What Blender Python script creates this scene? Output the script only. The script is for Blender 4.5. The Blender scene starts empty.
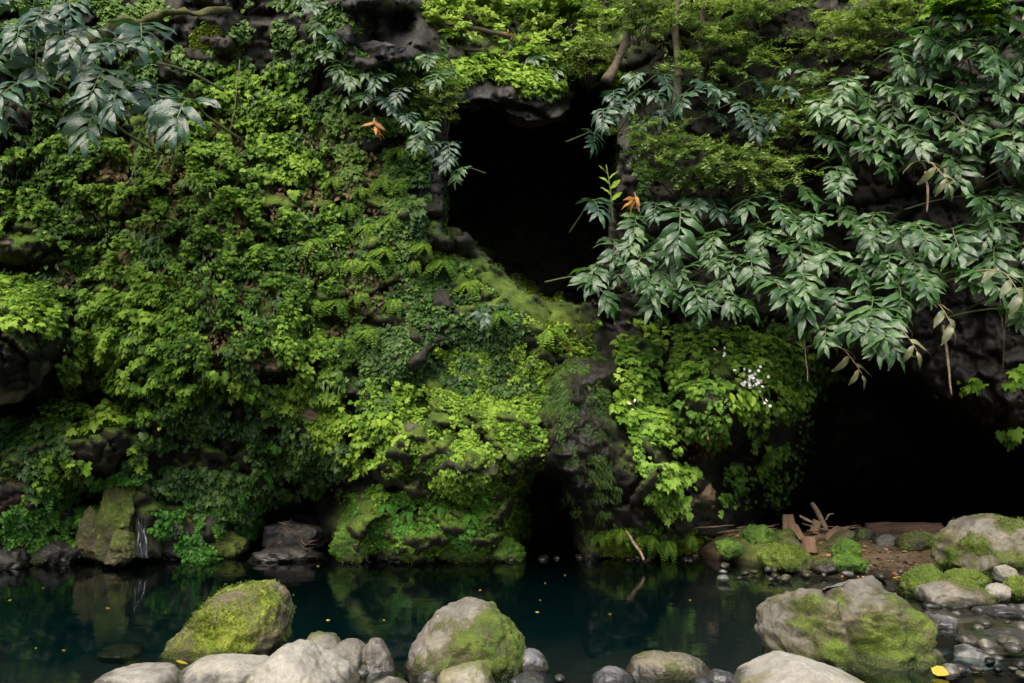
import bpy, bmesh, math, random
import numpy as np

random.seed(7)
RNG = np.random.default_rng(11)
sc = bpy.context.scene
COL = sc.collection
PI = math.pi

# ------------------------------------------------------------------ camera
F = 28 / 36 * 1024
TH = math.atan(88.5 / F)
CAMZ = 1.5
W0, H0 = 512.0, 341.5
cam = bpy.data.cameras.new('camera')
cam.lens = 28
cam.sensor_width = 36
cam.clip_end = 500
camo = bpy.data.objects.new('camera', cam)
COL.objects.link(camo)
camo.location = (0, 0, CAMZ)
camo.rotation_euler = (PI / 2 + TH, 0, 0)
sc.camera = camo

def P(px, py, Y):
    """world point at distance Y (along +y) seen in direction px,py"""
    u = (np.asarray(px, float) - W0) / F
    v = (H0 - np.asarray(py, float)) / F
    dy = math.cos(TH) - v * math.sin(TH)
    dz = math.sin(TH) + v * math.cos(TH)
    s = np.asarray(Y, float) / dy
    return np.stack(np.broadcast_arrays(u * s, np.asarray(Y, float) + 0 * s, CAMZ + dz * s), -1)

def YW(py, z=0.0):
    v = (H0 - py) / F
    dy = math.cos(TH) - v * math.sin(TH)
    dz = math.sin(TH) + v * math.cos(TH)
    return (z - CAMZ) / dz * dy

# ------------------------------------------------------------------ noise
def _hash(ix, iy, iz, seed):
    h = (ix * 374761393 + iy * 668265263 + iz * 2147483647 % 4294967291 + seed * 974711) & 0xFFFFFFFF
    h = ((h ^ (h >> 13)) * 1274126177) & 0xFFFFFFFF
    h = ((h ^ (h >> 16)) * 2246822519) & 0xFFFFFFFF
    h = h ^ (h >> 15)
    return (h & 0xFFFFFF) / float(0xFFFFFF)

def vnoise(p, seed=0):
    p = np.asarray(p, float)
    i = np.floor(p).astype(np.int64)
    f = p - i
    f = f * f * f * (f * (f * 6 - 15) + 10)
    r = 0
    for a in (0, 1):
        for b in (0, 1):
            for c in (0, 1):
                w = (f[..., 0] if a else 1 - f[..., 0]) * (f[..., 1] if b else 1 - f[..., 1]) * (f[..., 2] if c else 1 - f[..., 2])
                r = r + w * _hash(i[..., 0] + a, i[..., 1] + b, i[..., 2] * 7919 + c * 7919, seed)
    return r * 2 - 1

def fbm(p, oct=4, seed=0, gain=0.5, ridged=False):
    p = np.asarray(p, float)
    a, s, t = 1.0, 0, 0
    for o in range(oct):
        n = vnoise(p * (2.03 ** o) + o * 17.3, seed + o)
        if ridged:
            n = 1 - 2 * np.abs(n)
        s = s + a * n
        t += a
        a *= gain
    return s / t

def sstep(a, b, x):
    t = np.clip((x - a) / (b - a), 0, 1)
    return t * t * (3 - 2 * t)

def pip(x, y, poly):
    ins = np.zeros(np.shape(x), bool)
    n = len(poly)
    for k in range(n):
        x0, y0 = poly[k]
        x1, y1 = poly[(k + 1) % n]
        c = ((y0 > y) != (y1 > y))
        xx = (x1 - x0) * (y - y0) / ((y1 - y0) or 1e-9) + x0
        ins ^= c & (x < xx)
    return ins

# ------------------------------------------------------------------ mesh helpers
def mesh_np(name, V, faces, attrs=None, smooth=True):
    """faces: list of int arrays (k,3) / (k,4)"""
    me = bpy.data.meshes.new(name)
    V = np.asarray(V, np.float32)
    fs = [np.asarray(f, np.int32) for f in faces if len(f)]
    me.vertices.add(len(V))
    me.vertices.foreach_set('co', V.ravel())
    loops = np.concatenate([f.ravel() for f in fs])
    tot = np.concatenate([np.full(len(f), f.shape[1], np.int32) for f in fs])
    st = np.concatenate([[0], np.cumsum(tot)[:-1]]).astype(np.int32)
    me.loops.add(len(loops))
    me.loops.foreach_set('vertex_index', loops)
    me.polygons.add(len(tot))
    me.polygons.foreach_set('loop_start', st)
    me.update(calc_edges=True)
    me.validate()
    if smooth:
        me.polygons.foreach_set('use_smooth', np.ones(len(me.polygons), bool))
    for k, a in (attrs or {}).items():
        at = me.attributes.new(k, 'FLOAT', 'POINT')
        at.data.foreach_set('value', np.asarray(a, np.float32).ravel())
    me.update()
    return me

def link(name, me, mat, parent=None, loc=None):
    o = bpy.data.objects.new(name, me)
    COL.objects.link(o)
    if mat is not None:
        me.materials.clear()
        me.materials.append(mat)
    if parent is not None:
        o.parent = parent
    if loc is not None:
        o.location = loc
    return o

def tag(o, label, cat, group=None, kind=None):
    o['label'] = label
    o['category'] = cat
    if group:
        o['group'] = group
    if kind:
        o['kind'] = kind
    return o

def empty(name, loc, label=None, cat=None, group=None):
    o = bpy.data.objects.new(name, None)
    COL.objects.link(o)
    o.location = loc
    o.empty_display_size = 0.1
    if label:
        tag(o, label, cat, group)
    return o

def dup(root, loc, rot, scale, label=None, group=None):
    r = root.copy()
    COL.objects.link(r)
    r.location = loc
    r.rotation_euler = rot
    r.scale = scale
    if label:
        r['label'] = label
    if group:
        r['group'] = group
    for ch in list(root.children):
        c = ch.copy()
        COL.objects.link(c)
        c.parent = r
    return r

class MB:
    """collects triangles / quads in numpy"""
    def __init__(s):
        s.V, s.T, s.Q, s.A, s.n = [], [], [], [], 0
    def add(s, V, tris=None, quads=None, tint=0.5):
        V = np.asarray(V, float)
        if tris is not None and len(tris):
            s.T.append(np.asarray(tris) + s.n)
        if quads is not None and len(quads):
            s.Q.append(np.asarray(quads) + s.n)
        s.V.append(V)
        s.A.append(np.broadcast_to(np.asarray(tint, float), (len(V),)))
        s.n += len(V)
    def inst(s, tv, tris, M, T, tint):
        """instances: tv (n,3), tris (m,3), M (k,3,3) columns = local axes, T (k,3)"""
        k, n = len(T), len(tv)
        if k == 0:
            return
        V = np.einsum('kij,nj->kni', M, tv) + T[:, None, :]
        f = (np.asarray(tris)[None] + (np.arange(k) * n)[:, None, None]).reshape(-1, 3)
        s.add(V.reshape(-1, 3), tris=f, tint=np.repeat(tint, n))
    def mesh(s, name, smooth=True):
        fs = []
        if s.T:
            fs.append(np.concatenate(s.T))
        if s.Q:
            fs.append(np.concatenate(s.Q))
        return mesh_np(name, np.concatenate(s.V), fs, {'tint': np.concatenate(s.A)}, smooth)

def tube(pts, radii, seg=8, wob=0.0, seed=0):
    """swept tube, closed ends; returns V, quads, tris"""
    pts = np.asarray(pts, float)
    n = len(pts)
    radii = np.broadcast_to(np.asarray(radii, float), (n,))
    tan = np.gradient(pts, axis=0)
    tan /= np.linalg.norm(tan, axis=1, keepdims=True) + 1e-9
    up = np.array([0.13, 0.21, 0.97])
    V = []
    prev = None
    for i in range(n):
        a = np.cross(tan[i], up if prev is None else np.cross(prev, tan[i]))
        if np.linalg.norm(a) < 1e-4:
            a = np.cross(tan[i], [1, 0.2, 0])
        a /= np.linalg.norm(a)
        b = np.cross(tan[i], a)
        prev = a
        for k in range(seg):
            ph = 2 * PI * k / seg
            V.append(pts[i] + radii[i] * (math.cos(ph) * a + math.sin(ph) * b))
    V = np.array(V)
    if wob:
        V = V + wob * np.stack([vnoise(V * 9, seed), vnoise(V * 9, seed + 1), vnoise(V * 9, seed + 2)], -1)
    Q = []
    for i in range(n - 1):
        for k in range(seg):
            k2 = (k + 1) % seg
            Q.append((i * seg + k, i * seg + k2, (i + 1) * seg + k2, (i + 1) * seg + k))
    V = np.vstack([V, pts[:1], pts[-1:]])
    T = []
    for k in range(seg):
        k2 = (k + 1) % seg
        T.append((n * seg, k2, k))
        T.append((n * seg + 1, (n - 1) * seg + k, (n - 1) * seg + k2))
    return V, Q, T

def spline(pts, n):
    """Catmull-Rom resample"""
    pts = np.asarray(pts, float)
    p = np.vstack([2 * pts[0] - pts[1], pts, 2 * pts[-1] - pts[-2]])
    out = []
    m = len(pts) - 1
    for t in np.linspace(0, m - 1e-6, n):
        i = int(t)
        f = t - i
        a, b, c, d = p[i], p[i + 1], p[i + 2], p[i + 3]
        out.append(0.5 * (2 * b + (c - a) * f + (2 * a - 5 * b + 4 * c - d) * f * f + (3 * b - a - 3 * c + d) * f ** 3))
    return np.array(out)

# ------------------------------------------------------------------ materials
def newmat(name):
    m = bpy.data.materials.new(name)
    m.use_nodes = True
    nt = m.node_tree
    nt.nodes.clear()
    out = nt.nodes.new('ShaderNodeOutputMaterial')
    return m, nt, out

def N(nt, typ, **kw):
    n = nt.nodes.new(typ)
    for k, v in kw.items():
        if k.startswith('i_'):
            key = k[2:]
            n.inputs[int(key) if key.isdigit() else key.replace('_', ' ')].default_value = v
        else:
            setattr(n, k, v)
    return n

def mixc(nt, fac, a, b, blend='MIX'):
    m = nt.nodes.new('ShaderNodeMix')
    m.data_type = 'RGBA'
    m.blend_type = blend
    for sock, v in ((m.inputs[0], fac), (m.inputs[6], a), (m.inputs[7], b)):
        if hasattr(v, 'is_linked') or isinstance(v, bpy.types.NodeSocket):
            nt.links.new(v, sock)
        else:
            sock.default_value = v if not isinstance(v, tuple) or len(v) == 4 else (*v, 1)
    return m.outputs[2]

def ramp(nt, src, stops):
    r = nt.nodes.new('ShaderNodeValToRGB')
    el = r.color_ramp.elements
    while len(el) < len(stops):
        el.new(0.5)
    for e, (p, c) in zip(el, stops):
        e.position = p
        e.color = (*c, 1) if len(c) == 3 else c
    nt.links.new(src, r.inputs[0])
    return r.outputs[0]

def noise(nt, vec, scale, detail=4, rough=0.55, dist=0.0):
    n = N(nt, 'ShaderNodeTexNoise')
    n.inputs['Scale'].default_value = scale
    n.inputs['Detail'].default_value = detail
    n.inputs['Roughness'].default_value = rough
    n.inputs['Distortion'].default_value = dist
    nt.links.new(vec, n.inputs['Vector'])
    return n.outputs[0]

def mathn(nt, op, a, b=None, clamp=False):
    m = nt.nodes.new('ShaderNodeMath')
    m.operation = op
    m.use_clamp = clamp
    for s, v in ((m.inputs[0], a), (m.inputs[1], b)):
        if v is None:
            continue
        if isinstance(v, bpy.types.NodeSocket):
            nt.links.new(v, s)
        else:
            s.default_value = v
    return m.outputs[0]

def leaf_mat(name, c0, c1, c2, rough=0.4, trans=0.25, spec=0.5, tcol=None, mott=0.22, bump=0.25, blotch=None):
    m, nt, out = newmat(name)
    at = N(nt, 'ShaderNodeAttribute', attribute_name='tint')
    inf = N(nt, 'ShaderNodeObjectInfo')
    tc = N(nt, 'ShaderNodeTexCoord')
    n1 = noise(nt, tc.outputs['Object'], 9, 3)
    f = mathn(nt, 'ADD', at.outputs['Fac'], mathn(nt, 'MULTIPLY', mathn(nt, 'SUBTRACT', n1, 0.5), 0.5))
    f = mathn(nt, 'ADD', f, mathn(nt, 'MULTIPLY', mathn(nt, 'SUBTRACT', inf.outputs['Random'], 0.5), 0.45), True)
    col = ramp(nt, f, [(0.0, c0), (0.5, c1), (1.0, c2)])
    if blotch:
        n2 = noise(nt, tc.outputs['Object'], 26, 3, 0.6)
        col = mixc(nt, ramp(nt, n2, [(0.56, (0, 0, 0)), (0.68, (1, 1, 1))]), col, blotch)
    p = N(nt, 'ShaderNodeBsdfPrincipled')
    nt.links.new(col, p.inputs['Base Color'])
    n3 = noise(nt, tc.outputs['Object'], 42, 4, 0.65)
    rr = mathn(nt, 'ADD', mathn(nt, 'MULTIPLY', n3, mott), rough - mott / 2)
    nt.links.new(rr, p.inputs['Roughness'])
    p.inputs['Specular IOR Level'].default_value = spec
    bm = N(nt, 'ShaderNodeBump')
    bm.inputs['Strength'].default_value = bump
    bm.inputs['Distance'].default_value = 0.006
    nt.links.new(noise(nt, tc.outputs['Object'], 55, 3), bm.inputs['Height'])
    nt.links.new(bm.outputs[0], p.inputs['Normal'])
    if trans > 0:
        t = N(nt, 'ShaderNodeBsdfTranslucent')
        tm = mixc(nt, 1.0, col, tcol or (1.6, 1.7, 0.7), 'MULTIPLY')
        nt.links.new(tm, t.inputs['Color'])
        mx = N(nt, 'ShaderNodeMixShader')
        mx.inputs[0].default_value = trans
        nt.links.new(p.outputs[0], mx.inputs[1])
        nt.links.new(t.outputs[0], mx.inputs[2])
        nt.links.new(mx.outputs[0], out.inputs[0])
    else:
        nt.links.new(p.outputs[0], out.inputs[0])
    return m

def rock_mat(name, ca, cb, cc, moss=((0.025, 0.05, 0.007), (0.07, 0.105, 0.012), (0.145, 0.175, 0.035)), rough=0.75, scale=1.0, wet=True,
             lichen=(0.42, 0.42, 0.36), lich=0.66, bump=1.0, mossy=True, stain=0.85, wetrough=0.25, bumpd=0.02, wet_shade=False):
    """stone with patches of moss; the attribute 'moss' says how much grows where"""
    m, nt, out = newmat(name)
    g = N(nt, 'ShaderNodeNewGeometry')
    pos = g.outputs['Position']
    a = noise(nt, pos, 2.2 * scale, 6, 0.62)
    b = noise(nt, pos, 9 * scale, 6, 0.65, 0.4)
    c = noise(nt, pos, 48 * scale, 4, 0.6)
    col = ramp(nt, mathn(nt, 'ADD', mathn(nt, 'MULTIPLY', a, 0.6), mathn(nt, 'MULTIPLY', b, 0.4)), [(0.3, ca), (0.5, cb), (0.7, cc)])
    col = mixc(nt, ramp(nt, c, [(0.35, (0.55, 0.55, 0.55)), (0.7, (0, 0, 0))]), col, mixc(nt, 1.0, col, (0.45, 0.44, 0.42), 'MULTIPLY'))
    lv = noise(nt, pos, 15 * scale, 5, 0.7)
    lm = ramp(nt, lv, [(lich, (0, 0, 0)), (lich + 0.05, (0.8, 0.8, 0.8))])
    col = mixc(nt, lm, col, lichen)
    hgt = mathn(nt, 'ADD', mathn(nt, 'MULTIPLY', b, 1.0), mathn(nt, 'MULTIPLY', c, 0.35))
    rgh = rough
    p = N(nt, 'ShaderNodeBsdfPrincipled')
    rsock = mathn(nt, 'ADD', mathn(nt, 'MULTIPLY', b, 0.3), rough - 0.15)
    if mossy:
        at = N(nt, 'ShaderNodeAttribute', attribute_name='moss')
        sv = noise(nt, pos, 4.5 * scale, 5, 0.65)
        sf = mathn(nt, 'ADD', at.outputs['Fac'], mathn(nt, 'MULTIPLY', mathn(nt, 'SUBTRACT', sv, 0.5), 1.2))
        sm_ = mathn(nt, 'MULTIPLY', ramp(nt, sf, [(0.12, (0, 0, 0)), (0.5, (1, 1, 1))]), stain)
        col = mixc(nt, sm_, col, mixc(nt, 1.0, col, (0.62, 0.60, 0.30), 'MULTIPLY'))
        mv = noise(nt, pos, 30 * scale, 5, 0.7)
        mf = mathn(nt, 'ADD', at.outputs['Fac'], mathn(nt, 'MULTIPLY', mathn(nt, 'SUBTRACT', mv, 0.5), 1.1))
        mm = ramp(nt, mf, [(0.36, (0, 0, 0)), (0.64, (1, 1, 1))])
        mc = noise(nt, pos, 5 * scale, 4, 0.6)
        mc2 = noise(nt, pos, 70, 3, 0.6)
        mcol = ramp(nt, mathn(nt, 'ADD', mathn(nt, 'MULTIPLY', mc, 0.6), mathn(nt, 'MULTIPLY', mc2, 0.4)), [(0.34, moss[0]), (0.5, moss[1]), (0.66, moss[2])])
        col = mixc(nt, mm, col, mcol)
        hgt = mathn(nt, 'ADD', hgt, mathn(nt, 'MULTIPLY', mm, mathn(nt, 'ADD', mathn(nt, 'MULTIPLY', mc2, 1.3), 0.3)))
        rsock = mathn(nt, 'MAXIMUM', rsock, mathn(nt, 'MULTIPLY', mm, 0.95))
    if wet:
        sx = N(nt, 'ShaderNodeSeparateXYZ')
        nt.links.new(pos, sx.inputs[0])
        zz = mathn(nt, 'ADD', sx.outputs[2], mathn(nt, 'MULTIPLY', mathn(nt, 'SUBTRACT', b, 0.5), 0.12))
        wm = ramp(nt, zz, [(0.035, (1, 1, 1)), (0.075, (0, 0, 0))])
        col = mixc(nt, wm, col, mixc(nt, 1.0, col, (0.3, 0.3, 0.28), 'MULTIPLY'))
        mr = nt.nodes.new('ShaderNodeMix')
        nt.links.new(wm, mr.inputs[0])
        nt.links.new(rsock, mr.inputs[2])
        mr.inputs[3].default_value = wetrough
        rsock = mr.outputs[0]
    if wet_shade:      # wet seeps, and shade painted onto the cave wall: darker, glossier stone
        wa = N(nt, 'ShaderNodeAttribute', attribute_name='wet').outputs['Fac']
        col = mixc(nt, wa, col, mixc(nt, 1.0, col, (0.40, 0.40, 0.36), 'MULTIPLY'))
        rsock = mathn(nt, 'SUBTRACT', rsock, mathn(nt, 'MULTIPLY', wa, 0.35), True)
    nt.links.new(col, p.inputs['Base Color'])
    nt.links.new(rsock, p.inputs['Roughness'])
    p.inputs['Specular IOR Level'].default_value = 0.35
    bm = N(nt, 'ShaderNodeBump')
    bm.inputs['Strength'].default_value = 0.7 * bump
    bm.inputs['Distance'].default_value = bumpd
    nt.links.new(hgt, bm.inputs['Height'])
    nt.links.new(bm.outputs[0], p.inputs['Normal'])
    nt.links.new(p.outputs[0], out.inputs[0])
    return m

def plain_mat(name, ca, cb, rough=0.8, scale=8, stretch=None, spec=0.3, bump=0.4):
    m, nt, out = newmat(name)
    tc = N(nt, 'ShaderNodeTexCoord')
    v = tc.outputs['Object']
    if stretch:
        mp = N(nt, 'ShaderNodeMapping')
        mp.inputs['Scale'].default_value = stretch
        nt.links.new(v, mp.inputs[0])
        v = mp.outputs[0]
    n = noise(nt, v, scale, 6, 0.65, 0.3)
    col = ramp(nt, n, [(0.32, ca), (0.68, cb)])
    p = N(nt, 'ShaderNodeBsdfPrincipled')
    nt.links.new(col, p.inputs['Base Color'])
    p.inputs['Roughness'].default_value = rough
    p.inputs['Specular IOR Level'].default_value = spec
    bm = N(nt, 'ShaderNodeBump')
    bm.inputs['Strength'].default_value = bump
    bm.inputs['Distance'].default_value = 0.01
    nt.links.new(n, bm.inputs['Height'])
    nt.links.new(bm.outputs[0], p.inputs['Normal'])
    nt.links.new(p.outputs[0], out.inputs[0])
    return m

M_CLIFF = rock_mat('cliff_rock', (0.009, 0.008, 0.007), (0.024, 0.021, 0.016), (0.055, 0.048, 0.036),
                   moss=((0.014, 0.034, 0.004), (0.055, 0.10, 0.008), (0.14, 0.19, 0.02)), lichen=(0.14, 0.13, 0.10), lich=0.70, bump=1.0, bumpd=0.05, rough=0.7, wet_shade=True)
M_BOULDER = rock_mat('boulder_stone', (0.055, 0.050, 0.041), (0.14, 0.131, 0.108), (0.27, 0.255, 0.215), lich=0.66, lichen=(0.33, 0.33, 0.27))
M_MOSSB = rock_mat('moss_covered_stone', (0.06, 0.05, 0.04), (0.13, 0.115, 0.09), (0.22, 0.20, 0.16), moss=((0.05, 0.085, 0.006), (0.13, 0.17, 0.012), (0.24, 0.27, 0.05)), lichen=(0.30, 0.33, 0.24), lich=0.60)
M_PALE = rock_mat('pale_stone', (0.15, 0.142, 0.12), (0.255, 0.245, 0.21), (0.34, 0.33, 0.285), lichen=(0.42, 0.41, 0.35), lich=0.70, bump=0.7)
M_GREY = rock_mat('grey_wet_stone', (0.05, 0.055, 0.06), (0.13, 0.135, 0.14), (0.25, 0.25, 0.25), lichen=(0.35, 0.35, 0.33), lich=0.70, rough=0.5, bump=0.6)
M_DARKST = rock_mat('dark_stone', (0.012, 0.012, 0.011), (0.035, 0.034, 0.030), (0.08, 0.075, 0.065), lich=0.78, rough=0.55)
M_OLIVE = rock_mat('olive_stone', (0.022, 0.021, 0.012), (0.07, 0.066, 0.036), (0.15, 0.142, 0.085), lich=0.72, lichen=(0.3, 0.29, 0.22))
M_RED = rock_mat('reddish_stone', (0.025, 0.014, 0.010), (0.065, 0.038, 0.027), (0.13, 0.085, 0.062), lich=0.78)
M_TAN = rock_mat('tan_stone', (0.08, 0.055, 0.036), (0.19, 0.135, 0.09), (0.30, 0.22, 0.15), lich=0.8)
M_GMOSS = rock_mat('green_moss_stone', (0.03, 0.03, 0.025), (0.07, 0.068, 0.055), (0.14, 0.13, 0.11),
                   moss=((0.018, 0.045, 0.006), (0.055, 0.115, 0.012), (0.12, 0.20, 0.03)), lich=0.8, bump=1.3)
M_WOOD = plain_mat('weathered_wood', (0.05, 0.03, 0.018), (0.16, 0.105, 0.065), 0.8, 14, (1, 1, 0.15))
M_PLANK = plain_mat('reddish_plank', (0.055, 0.032, 0.020), (0.165, 0.098, 0.062), 0.8, 16, (1, 1, 0.12))
M_TWIG = plain_mat('dead_twig', (0.09, 0.062, 0.042), (0.26, 0.19, 0.13), 0.85, 20)
M_ROOT = plain_mat('dry_root', (0.06, 0.045, 0.03), (0.16, 0.12, 0.08), 0.85, 18)
M_BARK = plain_mat('bark', (0.035, 0.028, 0.018), (0.10, 0.08, 0.05), 0.85, 12)
M_MBARK = plain_mat('mossy_bark', (0.03, 0.026, 0.014), (0.07, 0.075, 0.015), 0.95, 16, bump=1.5)
M_CANE = plain_mat('green_cane', (0.05, 0.07, 0.02), (0.10, 0.12, 0.04), 0.5, 10)
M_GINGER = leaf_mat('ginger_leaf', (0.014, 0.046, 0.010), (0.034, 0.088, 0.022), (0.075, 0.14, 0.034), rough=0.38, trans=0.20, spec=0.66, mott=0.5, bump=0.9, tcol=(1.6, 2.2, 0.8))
M_GINGERD = leaf_mat('shade_toned_ginger_leaf', (0.010, 0.034, 0.018), (0.020, 0.056, 0.028), (0.036, 0.086, 0.035), rough=0.40, trans=0.16, spec=0.55, mott=0.5, bump=0.7)  # darker copy of the ginger leaf, shade put into the colour
M_DYING = leaf_mat('dying_leaf', (0.06, 0.085, 0.03), (0.13, 0.15, 0.06), (0.25, 0.22, 0.13), rough=0.45, trans=0.15, spec=0.5, blotch=(0.16, 0.075, 0.05), tcol=(1.2, 1.1, 0.8))
M_ORANGE = leaf_mat('orange_dead_leaf', (0.16, 0.06, 0.012), (0.30, 0.13, 0.022), (0.40, 0.21, 0.04), rough=0.55, trans=0.25, spec=0.3, tcol=(1.2, 1.0, 0.6))
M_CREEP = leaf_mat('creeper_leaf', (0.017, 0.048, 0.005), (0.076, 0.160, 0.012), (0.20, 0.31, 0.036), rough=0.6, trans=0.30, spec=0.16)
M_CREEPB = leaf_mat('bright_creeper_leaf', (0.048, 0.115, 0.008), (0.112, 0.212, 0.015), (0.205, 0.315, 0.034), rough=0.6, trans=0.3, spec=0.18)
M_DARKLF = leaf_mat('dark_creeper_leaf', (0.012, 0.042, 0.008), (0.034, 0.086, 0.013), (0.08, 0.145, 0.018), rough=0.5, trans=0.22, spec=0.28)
M_FERN = leaf_mat('fern_leaf', (0.03, 0.08, 0.006), (0.075, 0.15, 0.011), (0.15, 0.235, 0.028), rough=0.6, trans=0.3, spec=0.15)
M_FERND = leaf_mat('deep_green_fern_leaf', (0.018, 0.08, 0.010), (0.045, 0.15, 0.018), (0.10, 0.24, 0.03), rough=0.6, trans=0.25, spec=0.2)
M_SHRUB = leaf_mat('shrub_leaf', (0.038, 0.080, 0.020), (0.105, 0.170, 0.045), (0.26, 0.34, 0.13), rough=0.42, trans=0.3, spec=0.35)
M_LIME = leaf_mat('sun_toned_leaf', (0.05, 0.105, 0.018), (0.145, 0.24, 0.050), (0.34, 0.43, 0.16), rough=0.35, trans=0.35, spec=0.6, mott=0.3)  # sunlight in the gap is put into this pale leaf colour
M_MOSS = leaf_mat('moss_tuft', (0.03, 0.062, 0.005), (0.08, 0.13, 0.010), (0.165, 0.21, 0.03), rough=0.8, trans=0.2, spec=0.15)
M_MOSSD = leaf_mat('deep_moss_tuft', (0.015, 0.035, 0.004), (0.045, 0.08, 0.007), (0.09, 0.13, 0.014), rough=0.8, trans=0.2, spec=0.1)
M_GMOSST = leaf_mat('green_moss_tuft', (0.025, 0.075, 0.006), (0.07, 0.16, 0.014), (0.15, 0.27, 0.03), rough=0.8, trans=0.2, spec=0.15)
M_PETAL = leaf_mat('white_petal', (0.6, 0.6, 0.55), (0.75, 0.75, 0.7), (0.8, 0.8, 0.78), rough=0.6, trans=0.3, spec=0.2, tcol=(1, 1, 1))
M_YLEAF = leaf_mat('yellow_fallen_leaf', (0.25, 0.19, 0.02), (0.42, 0.32, 0.03), (0.5, 0.42, 0.06), rough=0.5, trans=0.15, spec=0.4, tcol=(1, 1, 0.6))
M_DLITTER = leaf_mat('dead_leaf_litter', (0.05, 0.025, 0.012), (0.14, 0.075, 0.035), (0.26, 0.16, 0.09), rough=0.75, trans=0.05, spec=0.25, tcol=(1, 1, 1))

M_DSTRAND = leaf_mat('dry_strand', (0.02, 0.014, 0.008), (0.06, 0.042, 0.022), (0.13, 0.095, 0.05), rough=0.8, trans=0.05, spec=0.1)
M_CREEPC = leaf_mat('cool_creeper_leaf', (0.022, 0.07, 0.008), (0.075, 0.165, 0.016), (0.165, 0.28, 0.035), rough=0.55, trans=0.3, spec=0.2)
# ------------------------------------------------------------------ cliff depth field
CP = [  # px, py, Y
    (-330, -420, 8.0), (0, -420, 8.6), (300, -420, 9.6), (512, -420, 15.5), (800, -420, 10.5), (1354, -420, 8.0),
    (-330, 0, 7.4), (-330, 300, 7.4), (-330, 600, 7.9), (1354, 0, 7.8), (1354, 300, 8.6), (1354, 600, 10),
    (0, -60, 8.4), (0, 0, 8.4), (150, 0, 8.9), (250, 0, 9.1), (320, 0, 9.1), (380, 0, 8.8), (430, 0, 10.5), (500, 0, 12.0), (580, 0, 12.3), (640, 0, 11.0), (720, 0, 9.9), (820, 0, 9.6), (930, 0, 9.2), (1024, 0, 8.9),
    (440, 55, 9.8), (510, 60, 10.7), (580, 60, 10.7), (640, 60, 10.2), (720, 60, 9.7),
    (0, 120, 8.5), (150, 120, 9.0), (300, 120, 9.2), (420, 120, 9.4), (470, 95, 9.9), (530, 105, 10.15), (600, 112, 10.25), (700, 120, 9.8), (850, 120, 9.7), (1000, 120, 9.2),
    (0, 250, 8.6), (150, 250, 8.75), (300, 250, 8.9), (430, 240, 9.1), (500, 280, 9.3), (560, 310, 9.5), (620, 250, 10.2), (750, 250, 10.3), (900, 250, 10.2), (1010, 250, 9.8),
    (0, 350, 8.0), (60, 360, 8.7), (100, 340, 8.7), (250, 340, 8.45), (350, 350, 8.8), (450, 350, 9.05), (540, 350, 9.1), (600, 330, 9.9), (640, 350, 9.6), (680, 330, 10.0), (730, 360, 9.4), (800, 340, 10.0), (900, 340, 10.6), (1024, 340, 10.2),
    (0, 420, 8.8), (100, 420, 8.8), (180, 420, 8.9), (250, 420, 8.8), (320, 400, 8.7), (350, 420, 8.8), (430, 420, 8.95), (500, 420, 9.1), (570, 420, 9.1), (640, 420, 9.35), (730, 410, 9.3), (800, 430, 10.5), (1024, 420, 9.9), (960, 400, 10.2),
    (0, 490, 8.8), (60, 480, 9.0), (120, 490, 9.2), (200, 480, 9.3), (300, 480, 9.6), (370, 470, 9.1), (440, 470, 9.0), (500, 480, 9.2), (585, 480, 9.2), (650, 480, 9.4), (710, 490, 9.7), (780, 490, 11.0),
    (0, 550, 9.2), (60, 550, 9.4), (110, 550, 9.5), (160, 550, 9.6), (230, 550, 9.7), (300, 550, 10.2), (350, 545, 9.55), (430, 545, 9.45), (510, 545, 9.6), (590, 545, 9.6), (700, 545, 9.9), (780, 540, 12), (900, 540, 14), (1024, 540, 14),
    (0, 800, 9.2), (300, 800, 10), (600, 800, 9.8), (1024, 800, 14), (0, 640, 9.2), (150, 640, 9.6), (300, 640, 10.0), (430, 640, 9.5), (590, 640, 9.6), (700, 640, 9.9), (1024, 640, 14),
]
CP = np.array(CP, float)
def _phi(a, b):
    d2 = ((a[:, None, :] - b[None, :, :]) / 100.0) ** 2
    return np.sqrt(d2.sum(-1) + 0.12)
_K = -_phi(CP[:, :2], CP[:, :2]) + np.eye(len(CP)) * 0.015 * -1
_A = np.block([[_K, np.ones((len(CP), 1))], [np.ones((1, len(CP))), np.zeros((1, 1))]])
_w = np.linalg.solve(_A, np.append(CP[:, 2], 0))

PX0, PX1, PY0, PY1, ST = -330.0, 1354.0, -420.0, 800.0, 2.7
gx = np.arange(PX0, PX1 + 0.1, ST)
gy = np.arange(PY0, PY1 + 0.1, ST)
GX, GY = np.meshgrid(gx, gy)
q = np.stack([GX.ravel(), GY.ravel()], -1)
Yd = np.concatenate([(-_phi(c, CP[:, :2])) @ _w[:-1] + _w[-1] for c in np.array_split(q, 60)]).reshape(GX.shape)

def blur(a, r):
    if r == 0:
        return a
    for _ in range(3):
        for ax in (0, 1):
            c = np.cumsum(np.pad(a, [(r + 1, r) if k == ax else (0, 0) for k in (0, 1)], mode='edge'), axis=ax)
            n = a.shape[ax]
            a = (np.take(c, np.arange(2 * r + 1, 2 * r + 1 + n), ax) - np.take(c, np.arange(0, n), ax)) / (2 * r + 1)
    return a

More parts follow.
